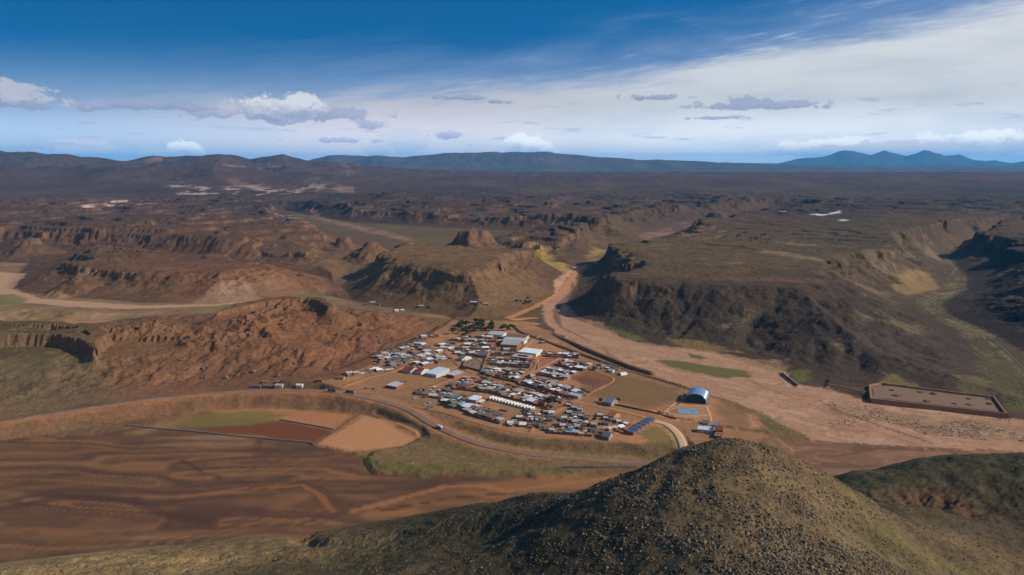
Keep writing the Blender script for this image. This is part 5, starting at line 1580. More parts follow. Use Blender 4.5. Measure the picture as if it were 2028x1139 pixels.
def court():
    P = [np.array(at(px, py, 13.5)) for px, py in [(1344, 821), (1383, 822), (1381, 812), (1343, 811)]]
    c = sum(P) / 4
    ex = P[1] - P[0]
    L, D = np.linalg.norm(ex), 17.5
    z = max(ground(*p) for p in P) + .06
    o = empty('sports_court', (c[0], c[1], z), math.atan2(ex[1], ex[0]))
    tag(o, 'blue painted sports court inside the oval running track', 'court')
    MB().box(-L / 2, L / 2, -D / 2, D / 2, -.8, .1).build('surface', mat('court_blue', (0.17, 0.33, 0.50), 0.8, 0, 0.08, 0.3), o)
    wl = mat('court_line', (0.75, 0.75, 0.74), 0.8)
    ln = MB()
    t = .18
    for a in ((-L / 2 + .5, L / 2 - .5, -D / 2 + .5, -D / 2 + .5 + t), (-L / 2 + .5, L / 2 - .5, D / 2 - .5 - t, D / 2 - .5), (-L / 2 + .5, -L / 2 + .5 + t, -D / 2 + .7, D / 2 - .7), (L / 2 - .5 - t, L / 2 - .5, -D / 2 + .7, D / 2 - .7), (-t / 2, t / 2, -D / 2 + .7, D / 2 - .7)):
        ln.box(*a, .06, .112)
    ln.build('line_marking', wl, o)
    for s in (-1, 1):
        h = empty('hoop_stand', (0, 0, 0)); h.parent = o
        MB().tube((s * (L / 2 - .3), 0, .1), (s * (L / 2 - .3), 0, 3.3), .12, .12, 6).build('post', M_WOOD, h)
        MB().box(s * (L / 2 - .55) - .04, s * (L / 2 - .55) + .04, -.95, .95, 2.9, 4.0).build('backboard', wl, h)
    return c, math.atan2(ex[1], ex[0])


CC, CA = court()
ring = []
for i in range(49):
    t = math.tau * i / 48
    x, y = 22 * np.sign(math.cos(t)) * abs(math.cos(t)) ** .7, 14.5 * np.sign(math.sin(t)) * abs(math.sin(t)) ** .8
    ring.append((CC[0] + x * 1.13 * math.cos(CA) - y * math.sin(CA), CC[1] + x * 1.13 * math.sin(CA) + y * math.cos(CA)))
strip('running_track', ring, 2.3, M_CONC, .1)
for pts, w_ in [([(1310, 820), (1330, 805), (1340, 797), (1352, 795)], 2.2), ([(1328, 804), (1370, 805), (1400, 806), (1408, 806)], 2.5), ([(1308, 822), (1350, 826), (1385, 827)], 2.0), ([(1398, 806), (1402, 815), (1406, 826), (1409, 838)], 2.6), ([(1360, 786), (1354, 795), (1338, 806), (1310, 816)], 6.0)]:
    strip('path', [at(px, py, 13.5) for px, py in pts], w_, M_CONC if w_ < 5 else M_DIRT, .08)


# ------------------------------------------------------------------ walls, banks and stones
M_CONCW = mat('flood_concrete', (0.26, 0.215, 0.175), 0.9, 0, 0.15, 0.4)
wall_line('flood_wall', [at(250, 843, 1.6), at(340, 852, 1.6), at(440, 862, 1.6), at(540, 871, 1.6), at(612, 878, 1.6), at(622, 882, 1.6)], 'long low flood wall between the mudflat and the brown field', 'wall', 1.5, 1.2, M_CONCW)
wall_line('flood_wall', [at(554, 832, 1.6), at(600, 840, 1.6), at(662, 851, 1.6)], 'short flood wall between the green field and the tan ground', 'wall', 1.4, 1.2, M_CONCW)
wall_line('retaining_wall', [at(1112, 932, 2.5), at(1180, 932, 2.5), at(1260, 930, 2.5)], 'dark straight wall at the foot of the road bank left of the hill', 'wall', 2.6, .8, M_CONCW)
wall_line('river_groyne', [at(1549, 739, 3), at(1565, 752, 3), at(1580, 764, 3)], 'short concrete groyne at the river bend beside green scrub', 'wall', 1.8, 0.9, M_CONCW)
YARD = [(925, 705), (964, 705), (953, 737), (916, 727)]
wall_line('yard_wall', [at(px, py, VZ) for px, py in YARD], 'four sided mud wall round the stony yard in the village', 'wall', 2.6, .5, M_MUDWALL, closed=True)
wall_line('fence', [at(px, py, VZ) for px, py in [(1063, 733), (1066, 722), (1080, 712), (1115, 708)]], 'low boundary wall of the small reddish court by the wide street', 'wall', 1.4, .25, M_MUDWALL)
wall_line('mud_wall', [at(px, py, VZ) for px, py in [(1020, 651), (1045, 663), (1090, 680), (1150, 702), (1190, 715)]], 'long dark boundary wall between the upper village and the river plain', 'wall', 2.8, .5, M_MUDWALL)
wall_line('mud_wall', [at(px, py, VZ) for px, py in [(1213, 801), (1260, 811), (1300, 819), (1340, 827)]], 'mud wall along the street below the dry grass field', 'wall', 1.9, .4, M_MUDWALL)


def earth_bank(name, pts, top, wid, label, closed):
    mb = MB()
    P = [np.array(p) for p in pts]
    n = len(P)
    for i in range(n if closed else n - 1):
        a, b = P[i], P[(i + 1) % n]
        L = np.linalg.norm(b - a); d = (b - a) / L; nn = np.array([-d[1], d[0]])
        k = max(2, int(L / 7))
        rows = []
        for j in range(k + 1):
            q = a + d * (L * j / k)
            w_, h_ = wid * random.uniform(.85, 1.15), top + random.uniform(-.5, .4)
            rows.append([(*(q + nn * w_ * s), z) for s, z in ((-1.15, -1.0), (-.3, h_), (.3, h_ + .1), (1.15, -1.0))])
        V = [p for r_ in rows for p in r_]
        mb.add(V, [(j * 4 + m, j * 4 + m + 1, j * 4 + m + 5, j * 4 + m + 4) for j in range(k) for m in range(3)] + [(0, 1, 2, 3), (k * 4 + 3, k * 4 + 2, k * 4 + 1, k * 4)])
    o = mb.build(name, mat('bank_earth', tuple(alb((128, 92, 68)) / 0.8), .95, 0, .18, .25))
    tag(o, label, 'earth bank')


PADW = [at(px, py, 6) for px, py in [(1722, 764), (1745, 760), (1968, 787), (1993, 821), (1725, 791)]]
earth_bank('earth_bank', PADW, 7.6, 3.8, 'long four sided earth bank round the raised pad beside the river', True)
earth_bank('earth_bank', [at(px, py, 4) for px, py in [(1718, 778), (1690, 772), (1640, 762)]], 5.5, 4.5, 'low earth bank running left from the raised pad', False)


def stone_mesh(seed, r=1.0, flat=.75, sub=1):
    rr = random.Random(seed)
    bm = bmesh.new()
    bmesh.ops.create_icosphere(bm, subdivisions=sub, radius=r)
    for v in bm.verts:
        v.co *= rr.uniform(.68, 1.2)
        v.co.z *= flat
    me = bpy.data.meshes.new('boulder'); bm.to_mesh(me); bm.free()
    return me


# grave sized stones in the walled yard: one joined scatter
def yard_stones():
    P = [np.array(at(px, py, VZ)) for px, py in YARD]
    mb = MB()
    for i in range(420):
        u, v = random.uniform(.05, .95), random.uniform(.06, .94)
        p = (P[3] * (1 - u) + P[2] * u) * (1 - v) + (P[0] * (1 - u) + P[1] * u) * v
        z = VZ
        a, b, h = random.uniform(.25, .55), random.uniform(.35, .9), random.uniform(.3, 1.3)
        mb.box(p[0] - a, p[0] + a, p[1] - b, p[1] + b, z - .6, z + h, random.choice([0, 0, 1, 2]))
    o = mb.build('stones', [WALL['cement'], WALL['whitewashed'], M_MUDWALL])
    o['kind'] = 'stuff'


yard_stones()
M_RED = mat('red_rock', (0.22, 0.125, 0.08), 0.95, 0, 0.3, 0.5, (0.12, 0.075, 0.055))
BM = [stone_mesh(i) for i in range(5)]
for me in BM:
    me.materials.append(M_RED)


def scatter_on(polygon, n, zplane, rnd):
    P = np.array(polygon, float)
    out = []
    while len(out) < n:
        px, py = rnd.uniform(P[:, 0].min(), P[:, 0].max()), rnd.uniform(P[:, 1].min(), P[:, 1].max())
        if sdf(np.array([px]), np.array([py]), P)[0] < 0:
            out.append((px, py))
    return out


rb = random.Random(5)
bpix = scatter_on([(290, 640), (360, 625), (470, 612), (560, 598), (640, 598), (720, 630), (760, 680), (690, 730), (560, 750), (420, 752), (330, 720), (260, 690)], 150, 0, rb)
for cx_, cy_ in [(395, 730), (405, 745), (300, 630), (440, 680), (480, 655), (600, 690), (490, 610), (560, 640), (640, 640), (375, 665)]:
    bpix += [(rb.gauss(cx_, 14), rb.gauss(cy_, 7)) for _ in range(8)]
for p in hits(bpix):
    o = bpy.data.objects.new('boulder', rb.choice(BM)); COL.objects.link(o)
    s = min(4.6, 0.9 * rb.paretovariate(1.9))
    o.location = (p[0], p[1], p[2] + s * .25); o.scale = (s, s * rb.uniform(.7, 1.2), s * rb.uniform(.7, 1.3)); o.rotation_euler = (rb.uniform(-.4, .4), rb.uniform(-.4, .4), rb.uniform(0, 6.3))
    tag(o, 'reddish boulder fallen on the bare red hillside above the highway', 'boulder', 'boulders on the red hillside')
HEAPS = [(1767, 773), (1776, 784), (1823, 777), (1850, 780), (1837, 795), (1891, 800), (1919, 802), (1920, 790), (1961, 800), (1956, 790)]
HM_ = stone_mesh(77, 1.0, .5, 2); HM_.materials.append(mat('dark_earth', (0.16, 0.10, 0.07), .95, 0, .2, .6))
for i, (px, py) in enumerate(sorted(HEAPS)):
    p = hit(px, py)
    o = bpy.data.objects.new('earth_heap', HM_); COL.objects.link(o)
    s = random.uniform(3.2, 5.5)
    o.location = (p[0], p[1], p[2] + .2); o.scale = (s * 1.3, s, s * .7); o.rotation_euler.z = random.uniform(0, 3)
    tag(o, f'{ORD[i]} dark earth heap from left on the raised rectangular pad', 'heap', 'earth heaps on the raised pad')


# ------------------------------------------------------------------ creek in the right-hand canyon
M_WATER = bpy.data.materials.new('creek_water'); M_WATER.use_nodes = True
_b = M_WATER.node_tree.nodes['Principled BSDF']
_b.inputs['Base Color'].default_value = (0.12, 0.11, 0.09, 1); _b.inputs['Roughness'].default_value = 0.5
cr = [(1862, 498), (1880, 512), (1895, 528), (1886, 540), (1900, 552), (1880, 560), (1893, 568), (1915, 572), (1880, 580), (1850, 588), (1832, 598), (1842, 610), (1868, 622), (1925, 645), (1960, 668), (1990, 692), (2012, 715), (2040, 740)]
q = hits(cr, 900, 4000)
strip('creek', [tuple(v[:2]) for v in q], 1.9, M_WATER, .12)


# ------------------------------------------------------------------ trees
def tree_mesh(seed, h, r):
    rr = random.Random(seed)
    t = MB()
    t.tube((0, 0, -.8), (rr.uniform(-.2, .2), rr.uniform(-.2, .2), h * .45), .28, .17, 6)
    tops = []
    for i in range(5):
        a = rr.uniform(0, 6.3)
        e = Vector((math.cos(a) * r * .55, math.sin(a) * r * .55, h * rr.uniform(.55, .8)))
        t.tube((0, 0, h * rr.uniform(.3, .42)), e, .12, .05, 5)
        tops.append(e)
    tops.append(Vector((0, 0, h * .8)))
    c = MB()
    for i in range(300):
        b = rr.choice(tops)
        d = Vector((rr.gauss(0, 1), rr.gauss(0, 1), rr.gauss(0, .8))).normalized() * r * .55 * rr.random() ** .4
        p = b + d
        s = rr.uniform(.55, 1.05)
        n = Vector((rr.gauss(0, 1), rr.gauss(0, 1), rr.gauss(0, 1) + .6)).normalized()
        u = n.orthogonal().normalized() * s; v = n.cross(u) * rr.uniform(.6, 1)
        c.add([p - u - v * .4, p + u * .2 - v, p + u + v * .3, p - u * .3 + v], [(0, 1, 2, 3)], rr.choice([0, 0, 0, 1, 2]))
    return t, c


M_LEAF = [mat('leaf_dark', (0.06, 0.08, 0.035), .9, 0, .3, .8), mat('leaf_mid', (0.10, 0.12, 0.05), .9, 0, .3, .8), mat('leaf_grey', (0.15, 0.165, 0.09), .9, 0, .3, .8)]
M_BARK = mat('bark', (0.10, 0.075, 0.055), .95)
TM = []
for s, h, r in [(1, 8.5, 4.2), (2, 7, 3.8), (3, 10, 4.4), (4, 6, 3.6)]:
    t, c = tree_mesh(s, h, r)
    TM.append((t.mesh('trunk', M_BARK), c.mesh('crown', M_LEAF)))


def tree(x, y, k, s, label, group=None, name='tree'):
    o = empty(name, (x, y, ground(x, y)), random.uniform(0, 6.3), (s, s, s * random.uniform(.85, 1.1)))
    tag(o, label, 'tree', group)
    link('trunk', TM[k][0], o); link('crown', TM[k][1], o)


rt = random.Random(3)
for px, py in scatter_on([(888, 662), (905, 646), (930, 638), (965, 638), (985, 644), (975, 656), (940, 660), (915, 668)], 42, VZ, rt) + [(1000, 650), (1006, 655), (1012, 649), (1018, 653), (995, 655)]:
    x, y = at(px, py, VZ)
    tree(x, y, rt.randrange(4), rt.uniform(.95, 1.4), 'dark green bushy tree in the grove at the top of the village', 'trees of the village grove')
for px, py, k, s, lab in [(1087, 803, 2, 1.35, 'largest dark tree in the middle of the lower village'), (1094, 800, 0, 1.1, 'broad tree just right of the largest village tree'), (1100, 793, 1, .8, 'small grey green tree behind the largest village tree'), (1030, 766, 1, .7, 'small round tree at the street crossing'), (1046, 751, 0, .75, 'dark tree at the left end of the long block'),
                          (1004, 747, 1, .8, 'dark tree inside the block before the stony yard'), (957, 743, 3, .8, 'tree at the lower corner of the stony yard wall'), (952, 688, 0, .9, 'tree among houses above the black roofed warehouse'), (930, 672, 1, .9, 'tree under the left end of the grove'), (917, 678, 3, .9, 'low tree below the grove beside a lane'), (925, 706, 1, .8, 'tree at the upper corner of the stony yard'),
                          (999, 768, 3, .6, 'bushy tree left of the street crossing'), (1190, 797, 3, .8, 'dark bush left of the lone grey shed'), (1225, 795, 3, .7, 'pale bush right of the lone grey shed'), (748, 722, 3, .8, 'dark tree at the foot of the red hillside'), (1155, 727, 3, .6, 'dark tree at the end of the block by the red court'), (985, 684, 3, .8, 'tree below the wide grey hall'),
                          (1110, 797, 3, .7, 'low bush between the big tree and the pitch road'), (883, 771, 3, .6, 'small bush at the bend of the dirt street')]:
    x, y = at(px, py, VZ)
    tree(x, y, k, s, lab)
for bi in (4, 5, 8, 9, 11, 13, 13, 14, 14, 16, 19, 19, 19, 19, 20, 12, 1, 1, 7, 5):
    bname, quad, nu, nv = BLOCKS[bi][:4]
    Q = [np.array(at(px, py, VZ)) for px, py in quad]
    u, v = rt.random(), rt.random()
    p = (Q[0] * (1 - u) + Q[1] * u) * (1 - v) + (Q[3] * (1 - u) + Q[2] * u) * v
    tree(p[0], p[1], rt.choice([1, 3, 3]), rt.uniform(.5, .8), 'small dark yard tree between the low houses of the village', 'yard trees of the village')
for px, py in scatter_on([(1018, 600), (1040, 592), (1075, 588), (1060, 597), (1030, 606)], 10, 5, rt):
    p = hit(px, py)
    tree(p[0], p[1], 3, rt.uniform(.6, .9), 'low dark bush in the thicket along the orange track', 'bushes along the orange track', 'bush')


# ------------------------------------------------------------------ vehicles
M_PAINT = {n: mat('paint_' + n, c, .35, 0, .04, .5, None, None, .5) for n, c in (('white', (.75, .75, .73)), ('silver', (.4, .4, .41)), ('red', (.35, .03, .025)), ('blue', (.05, .1, .25)), ('dark', (.04, .04, .045)))}
M_TARP = mat('tarpaulin', (.05, .048, .05), .8, 0, .2, .6)
M_BED = mat('truck_bed', (.16, .08, .055), .8)


def wheels(o, xs, half, r):
    wm = MB().tube((0, -.15, 0), (0, .15, 0), r, r, 10).mesh('wheel', M_RUBBER)
    for x in xs:
        for s in (-1, 1):
            w = link('wheel', wm, o)
            w.location = (x, s * half, r)


def car(p, rz, paint, label, group=None, pickup=False):
    o = empty('pickup' if pickup else 'car', p, rz)
    tag(o, label, 'pickup' if pickup else 'car', group)
    hw = .85
    body = MB().prism([(-hw, .35), (hw, .35), (hw, .85), (hw - .12, .98), (-hw + .12, .98), (-hw, .85)], -2.15, 2.15)
    body.build('body', M_PAINT[paint], o)
    x0, x1 = (-.2, 1.1) if pickup else (-1.6, 1.0)
    c = MB()
    v = [(x0, -.78, .98), (x1, -.78, .98), (x1, .78, .98), (x0, .78, .98), (x0 + .3, -.62, 1.5), (x1 - .5, -.62, 1.5), (x1 - .5, .62, 1.5), (x0 + .3, .62, 1.5)]
    c.add(v, [(0, 3, 2, 1), (0, 1, 5, 4), (1, 2, 6, 5), (2, 3, 7, 6), (3, 0, 4, 7), (4, 5, 6, 7)])
    c.build('windows', M_GLASS, o)
    MB().box(x0 + .3, x1 - .5, -.63, .63, 1.5, 1.56).build('roof', M_PAINT[paint], o)
    if pickup:
        MB().box(-2.0, -.35, -.7, .7, .99, 1.03).build('load_bed', M_RUBBER, o)
    wheels(o, (-1.35, 1.35), .78, .33)
    return o


def truck(p, rz, paint, cargo, L, label, name='truck'):
    o = empty(name, p, rz)
    tag(o, label, 'truck')
    MB().box(-L / 2, L / 2 - .2, -.45, .45, .75, 1.05).build('chassis', M_RUBBER, o)
    c = MB().prism([(-1.2, .6), (1.2, .6), (1.2, 2.6), (1.05, 3.0), (-1.05, 3.0), (-1.2, 2.6)], L / 2 - 2.2, L / 2)
    cab = c.build('cab', M_PAINT[paint], o)
    MB().box(L / 2 - .02, L / 2 + .04, -1.0, 1.0, 1.7, 2.6).build('windscreen', M_GLASS, cab)
    b = MB()
    if cargo == 'box':
        b.box(-L / 2, L / 2 - 2.5, -1.25, 1.25, 1.06, 3.7)
    else:
        b.prism([(-1.25, 1.06), (1.25, 1.06), (1.25, 2.5), (.7, 3.2), (-.7, 3.2), (-1.25, 2.5)], -L / 2, L / 2 - 2.5)
    b.build('cargo_box' if cargo == 'box' else 'load', M_TARP if cargo != 'box' else M_PAINT['white'], o)
    MB().box(-L / 2 - .02, L / 2 - 2.45, -1.29, 1.29, 1.0, 1.9).build('side_board', M_BED, o)
    wheels(o, (-L / 2 + 1.2, -L / 2 + 2.5, L / 2 - 1.3), 1.05, .5)
    return o


def road_pos(px, py, off):
    x, y = at(px, py, 12)
    i = int(np.argmin((ROAD[:, 0] - x) ** 2 + (ROAD[:, 1] - y) ** 2))
    i = min(max(i, 1), len(ROAD) - 2)
    d = ROAD[i + 1, :2] - ROAD[i - 1, :2]; d /= np.linalg.norm(d)
    n = np.array([-d[1], d[0]])
    # nearest point of the line itself
    base = ROAD[i, :2] + d * np.dot(np.array([x, y]) - ROAD[i, :2], d)
    q = base + n * off
    return (q[0], q[1], ROAD[i, 2] + .16), math.atan2(d[1], d[0])


p, a = road_pos(658, 779, -3.0); truck(p, a + math.pi, 'white', 'load', 13, 'dark laden truck on the highway with white cab, left of two')
p, a = road_pos(700, 780, 3.2); truck(p, a, 'silver', 'load', 14, 'long dark trailer truck on the highway bend, right of two')
p, a = road_pos(876, 843, -2.0); truck(p, a + math.pi, 'white', 'box', 9.5, 'white box truck driving on the road cutting below the village')
x, y = at(917, 731, VZ); truck((x, y, ground(x, y) + .2), -.55, 'dark', 'load', 11, 'dark truck parked on the street left of the stony yard')
for i, (px, py, rz, pt, lab) in enumerate([(842, 800, .2, 'white', 'white car parked leftmost above the road bank'), (849, 798, -.4, 'white', 'white car parked behind the others above the road bank'), (851, 803, .1, 'silver', 'silver car in the middle of the parked group'), (857, 805, -.2, 'white', 'white car parked nearest the houses above the road bank'), (846, 806, .5, 'blue', 'blue car parked nearest the edge of the road bank'),
                                       (822, 789, .3, 'white', 'white car alone on the dirt at the bend of the bank'), (724, 770, -.1, 'dark', 'dark car on the dirt track right of the junction'), (739, 771, -.2, 'red', 'small red car on the dirt track right of the junction'), (1130, 793, -.3, 'white', 'white car on the street beside the lower pitch'), (1056, 720, .9, 'blue', 'blue car on the wide street near the red court'), (1265, 858, .4, 'silver', 'silver car beside the slate blue terrace'), (960, 760, -.3, 'white', 'white car on the street beneath the grey hall block'), (812, 729, .4, 'dark', 'dark car before the red roofed house')]):
    x, y = at(px, py, VZ)
    car((x, y, ground(x, y) + .12), rz, pt, lab, 'cars and pickups in the village', pickup=i in (3, 6))
for px, py, rz, lab in [(1222, 836, -.35, 'white bus with a blue stripe parked among the right-hand houses')]:
    x, y = at(px, py, VZ)
    o = empty('bus', (x, y, ground(x, y) + .15), rz)
    tag(o, lab, 'bus')
    MB().prism([(-1.25, .5), (1.25, .5), (1.25, 2.9), (1.05, 3.2), (-1.05, 3.2), (-1.25, 2.9)], -5.5, 5.5).build('body', M_PAINT['white'], o)
    MB().box(-5.3, 5.3, -1.27, 1.27, 1.7, 2.5).build('windows', M_GLASS, o)
    MB().box(-5.51, 5.51, -1.265, 1.265, 1.05, 1.35).build('stripe', M_PAINT['blue'], o)
    wheels(o, (-3.6, 3.5), 1.1, .5)


# white quonset shed
def quonset():
    x, y = at(1233, 742, VZ)
    o = empty('quonset_hut', (x, y, ground(x, y)), .5)
    tag(o, 'white half round greenhouse tunnel near the river levee', 'greenhouse')
    n = 12
    v = [(s * 5.5, 4.2 * math.cos(math.pi * i / n), -.3 + 3.8 * math.sin(math.pi * i / n)) for s in (-1, 1) for i in range(n + 1)]
    b = MB().add(v, [(i, i + 1, n + 2 + i, n + 1 + i) for i in range(n)])
    r = b.build('cover', mat('white_plastic', (.72, .76, .72), .4), o)
    for s in (-1, 1):
        e = MB().add([(s * 5.45, 4.15 * math.cos(math.pi * i / n), -.3 + 3.75 * math.sin(math.pi * i / n)) for i in range(n + 1)], [tuple(range(n + 1))])
        e.build('end_panel', mat('grey_plastic', (.2, .21, .2), .6), o)


quonset()


# ------------------------------------------------------------------ poles and masts
def pole_meshes():
    p = MB().tube((0, 0, -.8), (0, 0, 8.2), .14, .1, 6)
    a = MB().box(-.9, .9, -.06, .06, 7.5, 7.62)
    return p.mesh('post', M_WOOD), a.mesh('crossarm', M_WOOD)


PM = pole_meshes()
k = 0
STN = ['village entry street', 'dirt street above the bank', 'street left of the stony yard', 'street beside the red court', 'wide upper street', 'lane right of the stony yard', 'street below the grey hall block', 'street along the lower bank', 'street before the white terrace', 'street along the dry grass field', 'lane by the big tree', 'street by the dark pitch', 'loop round the dark pitch']
for (pts, w_), sn in zip(STREETS, STN):
    L = smooth_line([at(px, py, VZ) for px, py in pts], 4)
    s = np.concatenate([[0], np.cumsum(np.linalg.norm(np.diff(L, axis=0), axis=1))])
    n = max(1, int(s[-1] / 55))
    for i in range(n):
        t = (i + .5) * s[-1] / n
        x, y = np.interp(t, s, L[:, 0]), np.interp(t, s, L[:, 1])
        j = min(np.searchsorted(s, t), len(L) - 1)
        d = L[j] - L[j - 1]; d /= np.linalg.norm(d)
        x, y = x - d[1] * (w_ / 2 + .6), y + d[0] * (w_ / 2 + .6)
        o = empty('utility_pole', (x, y, ground(x, y)), math.atan2(d[1], d[0]) + math.pi / 2)
        tag(o, f'{ORD[i]} wooden utility pole along the {sn}', 'pole', 'wooden utility poles')
        link('post', PM[0], o); link('crossarm', PM[1], o)
for i, (px, py, lab) in enumerate([(1058, 664, 'thin lattice mast on the bare plain above the village'), (1089, 673, 'thin lattice mast nearer the river levee')]):
    x, y = at(px, py, VZ)
    o = empty('lattice_mast', (x, y, ground(x, y)), .3)
    tag(o, lab, 'mast')
    H_ = 15
    for sx in (-1, 1):
        for sy in (-1, 1):
            MB().tube((sx * 1.1, sy * 1.1, -.5), (sx * .3, sy * .3, H_), .08, .06, 4).build('leg', M_PAINT['silver'], o)
    br = MB()
    for j in range(7):
        f0, f1 = 1.1 - .8 * j / 7, 1.1 - .8 * (j + 1) / 7
        z0, z1 = H_ * j / 7, H_ * (j + 1) / 7
        for a_, b_ in (((-1, -1), (1, -1)), ((1, -1), (1, 1)), ((1, 1), (-1, 1)), ((-1, 1), (-1, -1))):
            br.tube((a_[0] * f0, a_[1] * f0, z0), (b_[0] * f1, b_[1] * f1, z1), .04, .04, 3)
    br.build('bracing', M_PAINT['silver'], o)
    for z in (12, 14):
        MB().box(-2.2, 2.2, -.08, .08, z, z + .16).build('crossarm', M_PAINT['silver'], o)


# ------------------------------------------------------------------ scrub and stones
def clump(seed, n=5):
    rr = random.Random(seed)
    v = [(rr.uniform(-.2, .2), rr.uniform(-.2, .2), rr.uniform(.75, 1.05))]
    for i in range(n):
        a = math.tau * (i + rr.uniform(-.3, .3)) / n
        r = rr.uniform(.65, 1.0)
        v.append((math.cos(a) * r, math.sin(a) * r, rr.uniform(.3, .6)))
    for i in range(n):
        a = math.tau * (i + .5 + rr.uniform(-.2, .2)) / n
        r = rr.uniform(.6, .85)
        v.append((math.cos(a) * r, math.sin(a) * r, -.35))
    f = []
    for i in range(n):
        j = (i + 1) % n
        f += [(0, 1 + i, 1 + j), (1 + i, n + 1 + i, 1 + j), (1 + j, n + 1 + i, n + 1 + j)]
    return np.array(v, np.float32), np.array(f, np.int32)


CL = [clump(i) for i in range(12)]


def plant_material(name):
    m = bpy.data.materials.new(name); m.use_nodes = True
    NT.tree = m.node_tree; NT.tree.nodes.clear()
    a = node('ShaderNodeAttribute', attribute_name='tint')
    b = node('ShaderNodeBsdfPrincipled')
    b.inputs['Roughness'].default_value = .95; b.inputs['Specular IOR Level'].default_value = .05
    put(b.inputs['Base Color'], a.outputs['Color'])
    o = node('ShaderNodeOutputMaterial'); put(o.inputs[0], b.outputs[0])
    return m


M_SCRUB = plant_material('scrub')


def scatter_mesh(name, x, y, size, tints, tall):
    """One mesh of many small tufts standing on the ground."""
    z = surf(x, y)
    n = len(x)
    which = RNG.integers(0, len(CL), n); rot = RNG.uniform(0, math.tau, n)
    VV = np.zeros((n, 11, 3), np.float32); FF = np.zeros((n, 15, 3), np.int32)
    for k, (v, f) in enumerate(CL):
        m = which == k
        c, s = np.cos(rot[m])[:, None], np.sin(rot[m])[:, None]
        VV[m, :, 0] = (v[None, :, 0] * c - v[None, :, 1] * s) * size[m, None] + x[m, None]
        VV[m, :, 1] = (v[None, :, 0] * s + v[None, :, 1] * c) * size[m, None] + y[m, None]
        VV[m, :, 2] = v[None, :, 2] * (size * tall)[m, None] + z[m, None]
        FF[m] = f[None]
    FF += (np.arange(n) * 11)[:, None, None]
    me = bpy.data.meshes.new(name)
    me.vertices.add(n * 11); me.vertices.foreach_set('co', VV.ravel())
    idx = FF.reshape(-1, 3)
    me.loops.add(idx.size); me.loops.foreach_set('vertex_index', idx.ravel())
    me.polygons.add(len(idx)); me.polygons.foreach_set('loop_start', np.arange(0, idx.size, 3, dtype=np.int32))
    me.update(calc_edges=True)
    at_ = me.color_attributes.new('tint', 'FLOAT_COLOR', 'POINT')
    t = np.ones((n, 11, 4), np.float32); t[:, :, :3] = tints[:, None, :] * RNG.uniform(.85, 1.15, (n, 11, 1))
    at_.data.foreach_set('color', t.ravel())
    me.materials.append(M_SCRUB)
    o = bpy.data.objects.new(name, me); COL.objects.link(o)
    o['kind'] = 'stuff'
    return o


STRAW, OLIVE, DARK, STONE, GREY = (np.array(c) * .78 for c in ((.24, .175, .115), (.115, .09, .055), (.062, .05, .034), (.33, .25, .18), (.19, .14, .10)))


def palette(n, w):
    p = np.array(w, float) / sum(w)
    k = RNG.choice(5, n, p=p)
    return np.array([STRAW, OLIVE, DARK, STONE, GREY])[k] * RNG.uniform(.75, 1.25, (n, 1))


HX, HY, _hz = at_depth(1440, 960, 375)


def hill_w(x, y):
    """How stony: 1 on the nose of the ridge, 0 on its smooth flanks."""
    return np.exp(-((x - HX + 0.12 * (y - HY)) / 80) ** 2) * (y < 520)


N_F = 64000
a_ = RNG.uniform(-.72, .72, N_F * 4); d_ = np.exp(RNG.uniform(math.log(265), math.log(760), N_F * 4))
x_, y_ = a_ * d_, d_
f_ = fore(x_.astype(np.float32), y_.astype(np.float32))
hw_ = hill_w(x_, y_)
dens = np.clip(.14 + 0.55 * hw_, 0, 1) * np.clip(.75 + 1.5 * fbm(x_, y_, 26, 3, 401), .12, 1.6)
ok = (f_ > 2.5) & (RNG.random(len(x_)) < dens)
x_, y_, hw_ = x_[ok][:N_F], y_[ok][:N_F], hw_[ok][:N_F]
n = len(x_)
sz = np.clip(np.exp(RNG.normal(-1.12, .42, n)), .15, 1.0) * (1 + .25 * hw_)
east = x_ > HX + 6
t_flank = palette(n, (2, 5, 4, .15, 2)); t_hill = palette(n, (6, 5, 4.5, 1.0, 2.5))
leftdry = np.clip(-(x_ + 60) / 120, 0, 1)[:, None]
t_dry = palette(n, (4, 4, 3, .3, 3))
tint = np.where(RNG.random((n, 1)) < hw_[:, None] * 1.4, t_hill, np.where(RNG.random((n, 1)) < leftdry, t_dry, t_flank))
scatter_mesh('scrub', x_, y_, sz.astype(np.float32), tint, RNG.uniform(.7, 1.2, n).astype(np.float32))
# sparse bushes over the slopes and mesas further off
N_S = 26000
px_ = RNG.uniform(-40, 2068, N_S); py_ = 470 + 370 * RNG.random(N_S) ** .8
P_ = hits(list(zip(px_, py_)), 800, 3600, 150)
x_, y_ = P_[:, 0], P_[:, 1]
g_ = np.clip(fbm(x_, y_, 140, 3, 405) + .55, 0, 1)
ok = (psdf(x_, y_, BASIN, 900) > 3) & (psdf(x_, y_, LEFTV, 900) > 3) & (psdf(x_, y_, MIDV, 900) > 0) & (capsule(x_, y_, NORTH) > 0) & (RNG.random(len(x_)) < g_) & (seg_dist(x_, y_, ROAD[:, :2])[0] > 12)
x_, y_ = x_[ok], y_[ok]
n = len(x_)
sl_ = np.hypot(surf(x_ + 4, y_) - surf(x_ - 4, y_), surf(x_, y_ + 4) - surf(x_, y_ - 4)) / 8
stony = (sl_ > .42) & (RNG.random(n) < .75)
scatter_mesh('scrub', x_, y_, (RNG.uniform(.4, 1.05, n) * (np.hypot(x_, y_) / 1500) ** .5 * np.where(stony, 1.5, 1.0)).astype(np.float32), np.where(stony[:, None], palette(n, (0, .5, 1, 1, 5)) * np.array([1.0, .8, .68]), palette(n, (1.2, 4, 5, .5, 3)) * np.array([.85, .75, .75])), RNG.uniform(.7, 1.2, n).astype(np.float32))
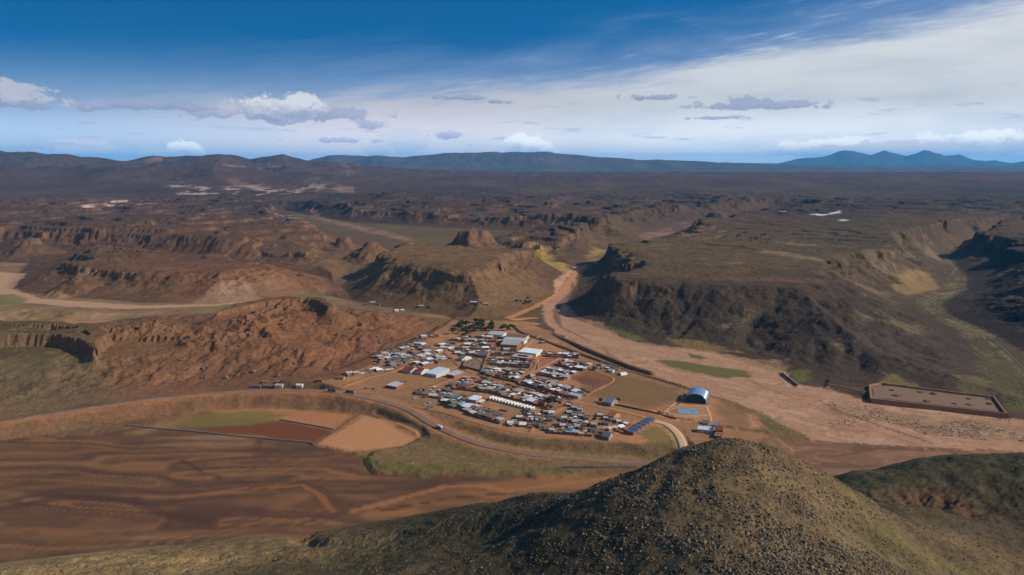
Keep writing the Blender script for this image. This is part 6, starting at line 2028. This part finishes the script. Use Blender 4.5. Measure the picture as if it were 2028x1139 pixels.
# gravel bars and bushes on the river sand
px_ = RNG.uniform(1640, 2060, 4200); py_ = 795 + (px_ - 1640) * .105 + RNG.uniform(0, 1, 4200) * 45
xy = np.array([at(a, b, 1.6) for a, b in zip(px_, py_)])
g_ = fbm(xy[:, 0], xy[:, 1], 60, 3, 409) > -.05
x_, y_ = xy[g_, 0], xy[g_, 1]
n = len(x_)
scatter_mesh('river_bushes', x_, y_, RNG.uniform(.3, .85, n).astype(np.float32), palette(n, (3, 5, 2, .5, 5)), RNG.uniform(.5, .9, n).astype(np.float32))

# the shrubs of the near ridge that show largest, one by one
SHM = []
for i in range(6):
    v, f = clump(50 + i, 5)
    bm = bmesh.new()
    me = bpy.data.meshes.new('shrub')
    V, Fc = [], []
    rr = random.Random(90 + i)
    for j in range(4):
        q = v * np.array([rr.uniform(.45, .7), rr.uniform(.45, .7), rr.uniform(.6, 1.0)]) + np.array([rr.uniform(-.5, .5), rr.uniform(-.5, .5), 0])
        Fc += [tuple(int(k) + len(V) for k in t) for t in f]
        V += [tuple(map(float, p)) for p in q]
    me.from_pydata(V, [], Fc)
    at_ = me.color_attributes.new('tint', 'FLOAT_COLOR', 'POINT')
    base = [STRAW, OLIVE, GREY * .8, OLIVE * 1.4, DARK * 1.2, STRAW * .8][i]
    for c in at_.data:
        c.color = (*(base * rr.uniform(.75, 1.25)), 1)
    me.materials.append(M_SCRUB)
    SHM.append(me)
    bm.free()
rs_ = random.Random(17)
cnt = 0
while cnt < 280:
    d = 275 + 150 * rs_.random()
    x = HX + rs_.gauss(0, 62) - .12 * (d - HY)
    if abs(x / d) > .7:
        continue
    k = rs_.randrange(6)
    o = bpy.data.objects.new('shrub', SHM[k]); COL.objects.link(o)
    s = rs_.uniform(.6, 1.15)
    o.location = (x, d, ground(x, d) - .05); o.scale = (s, s, s * rs_.uniform(.6, 1.0)); o.rotation_euler.z = rs_.uniform(0, 6.3)
    tag(o, 'low dry shrub on the stony ridge nearest the viewer', 'shrub', 'dry shrubs on the stony ridge')
    cnt += 1
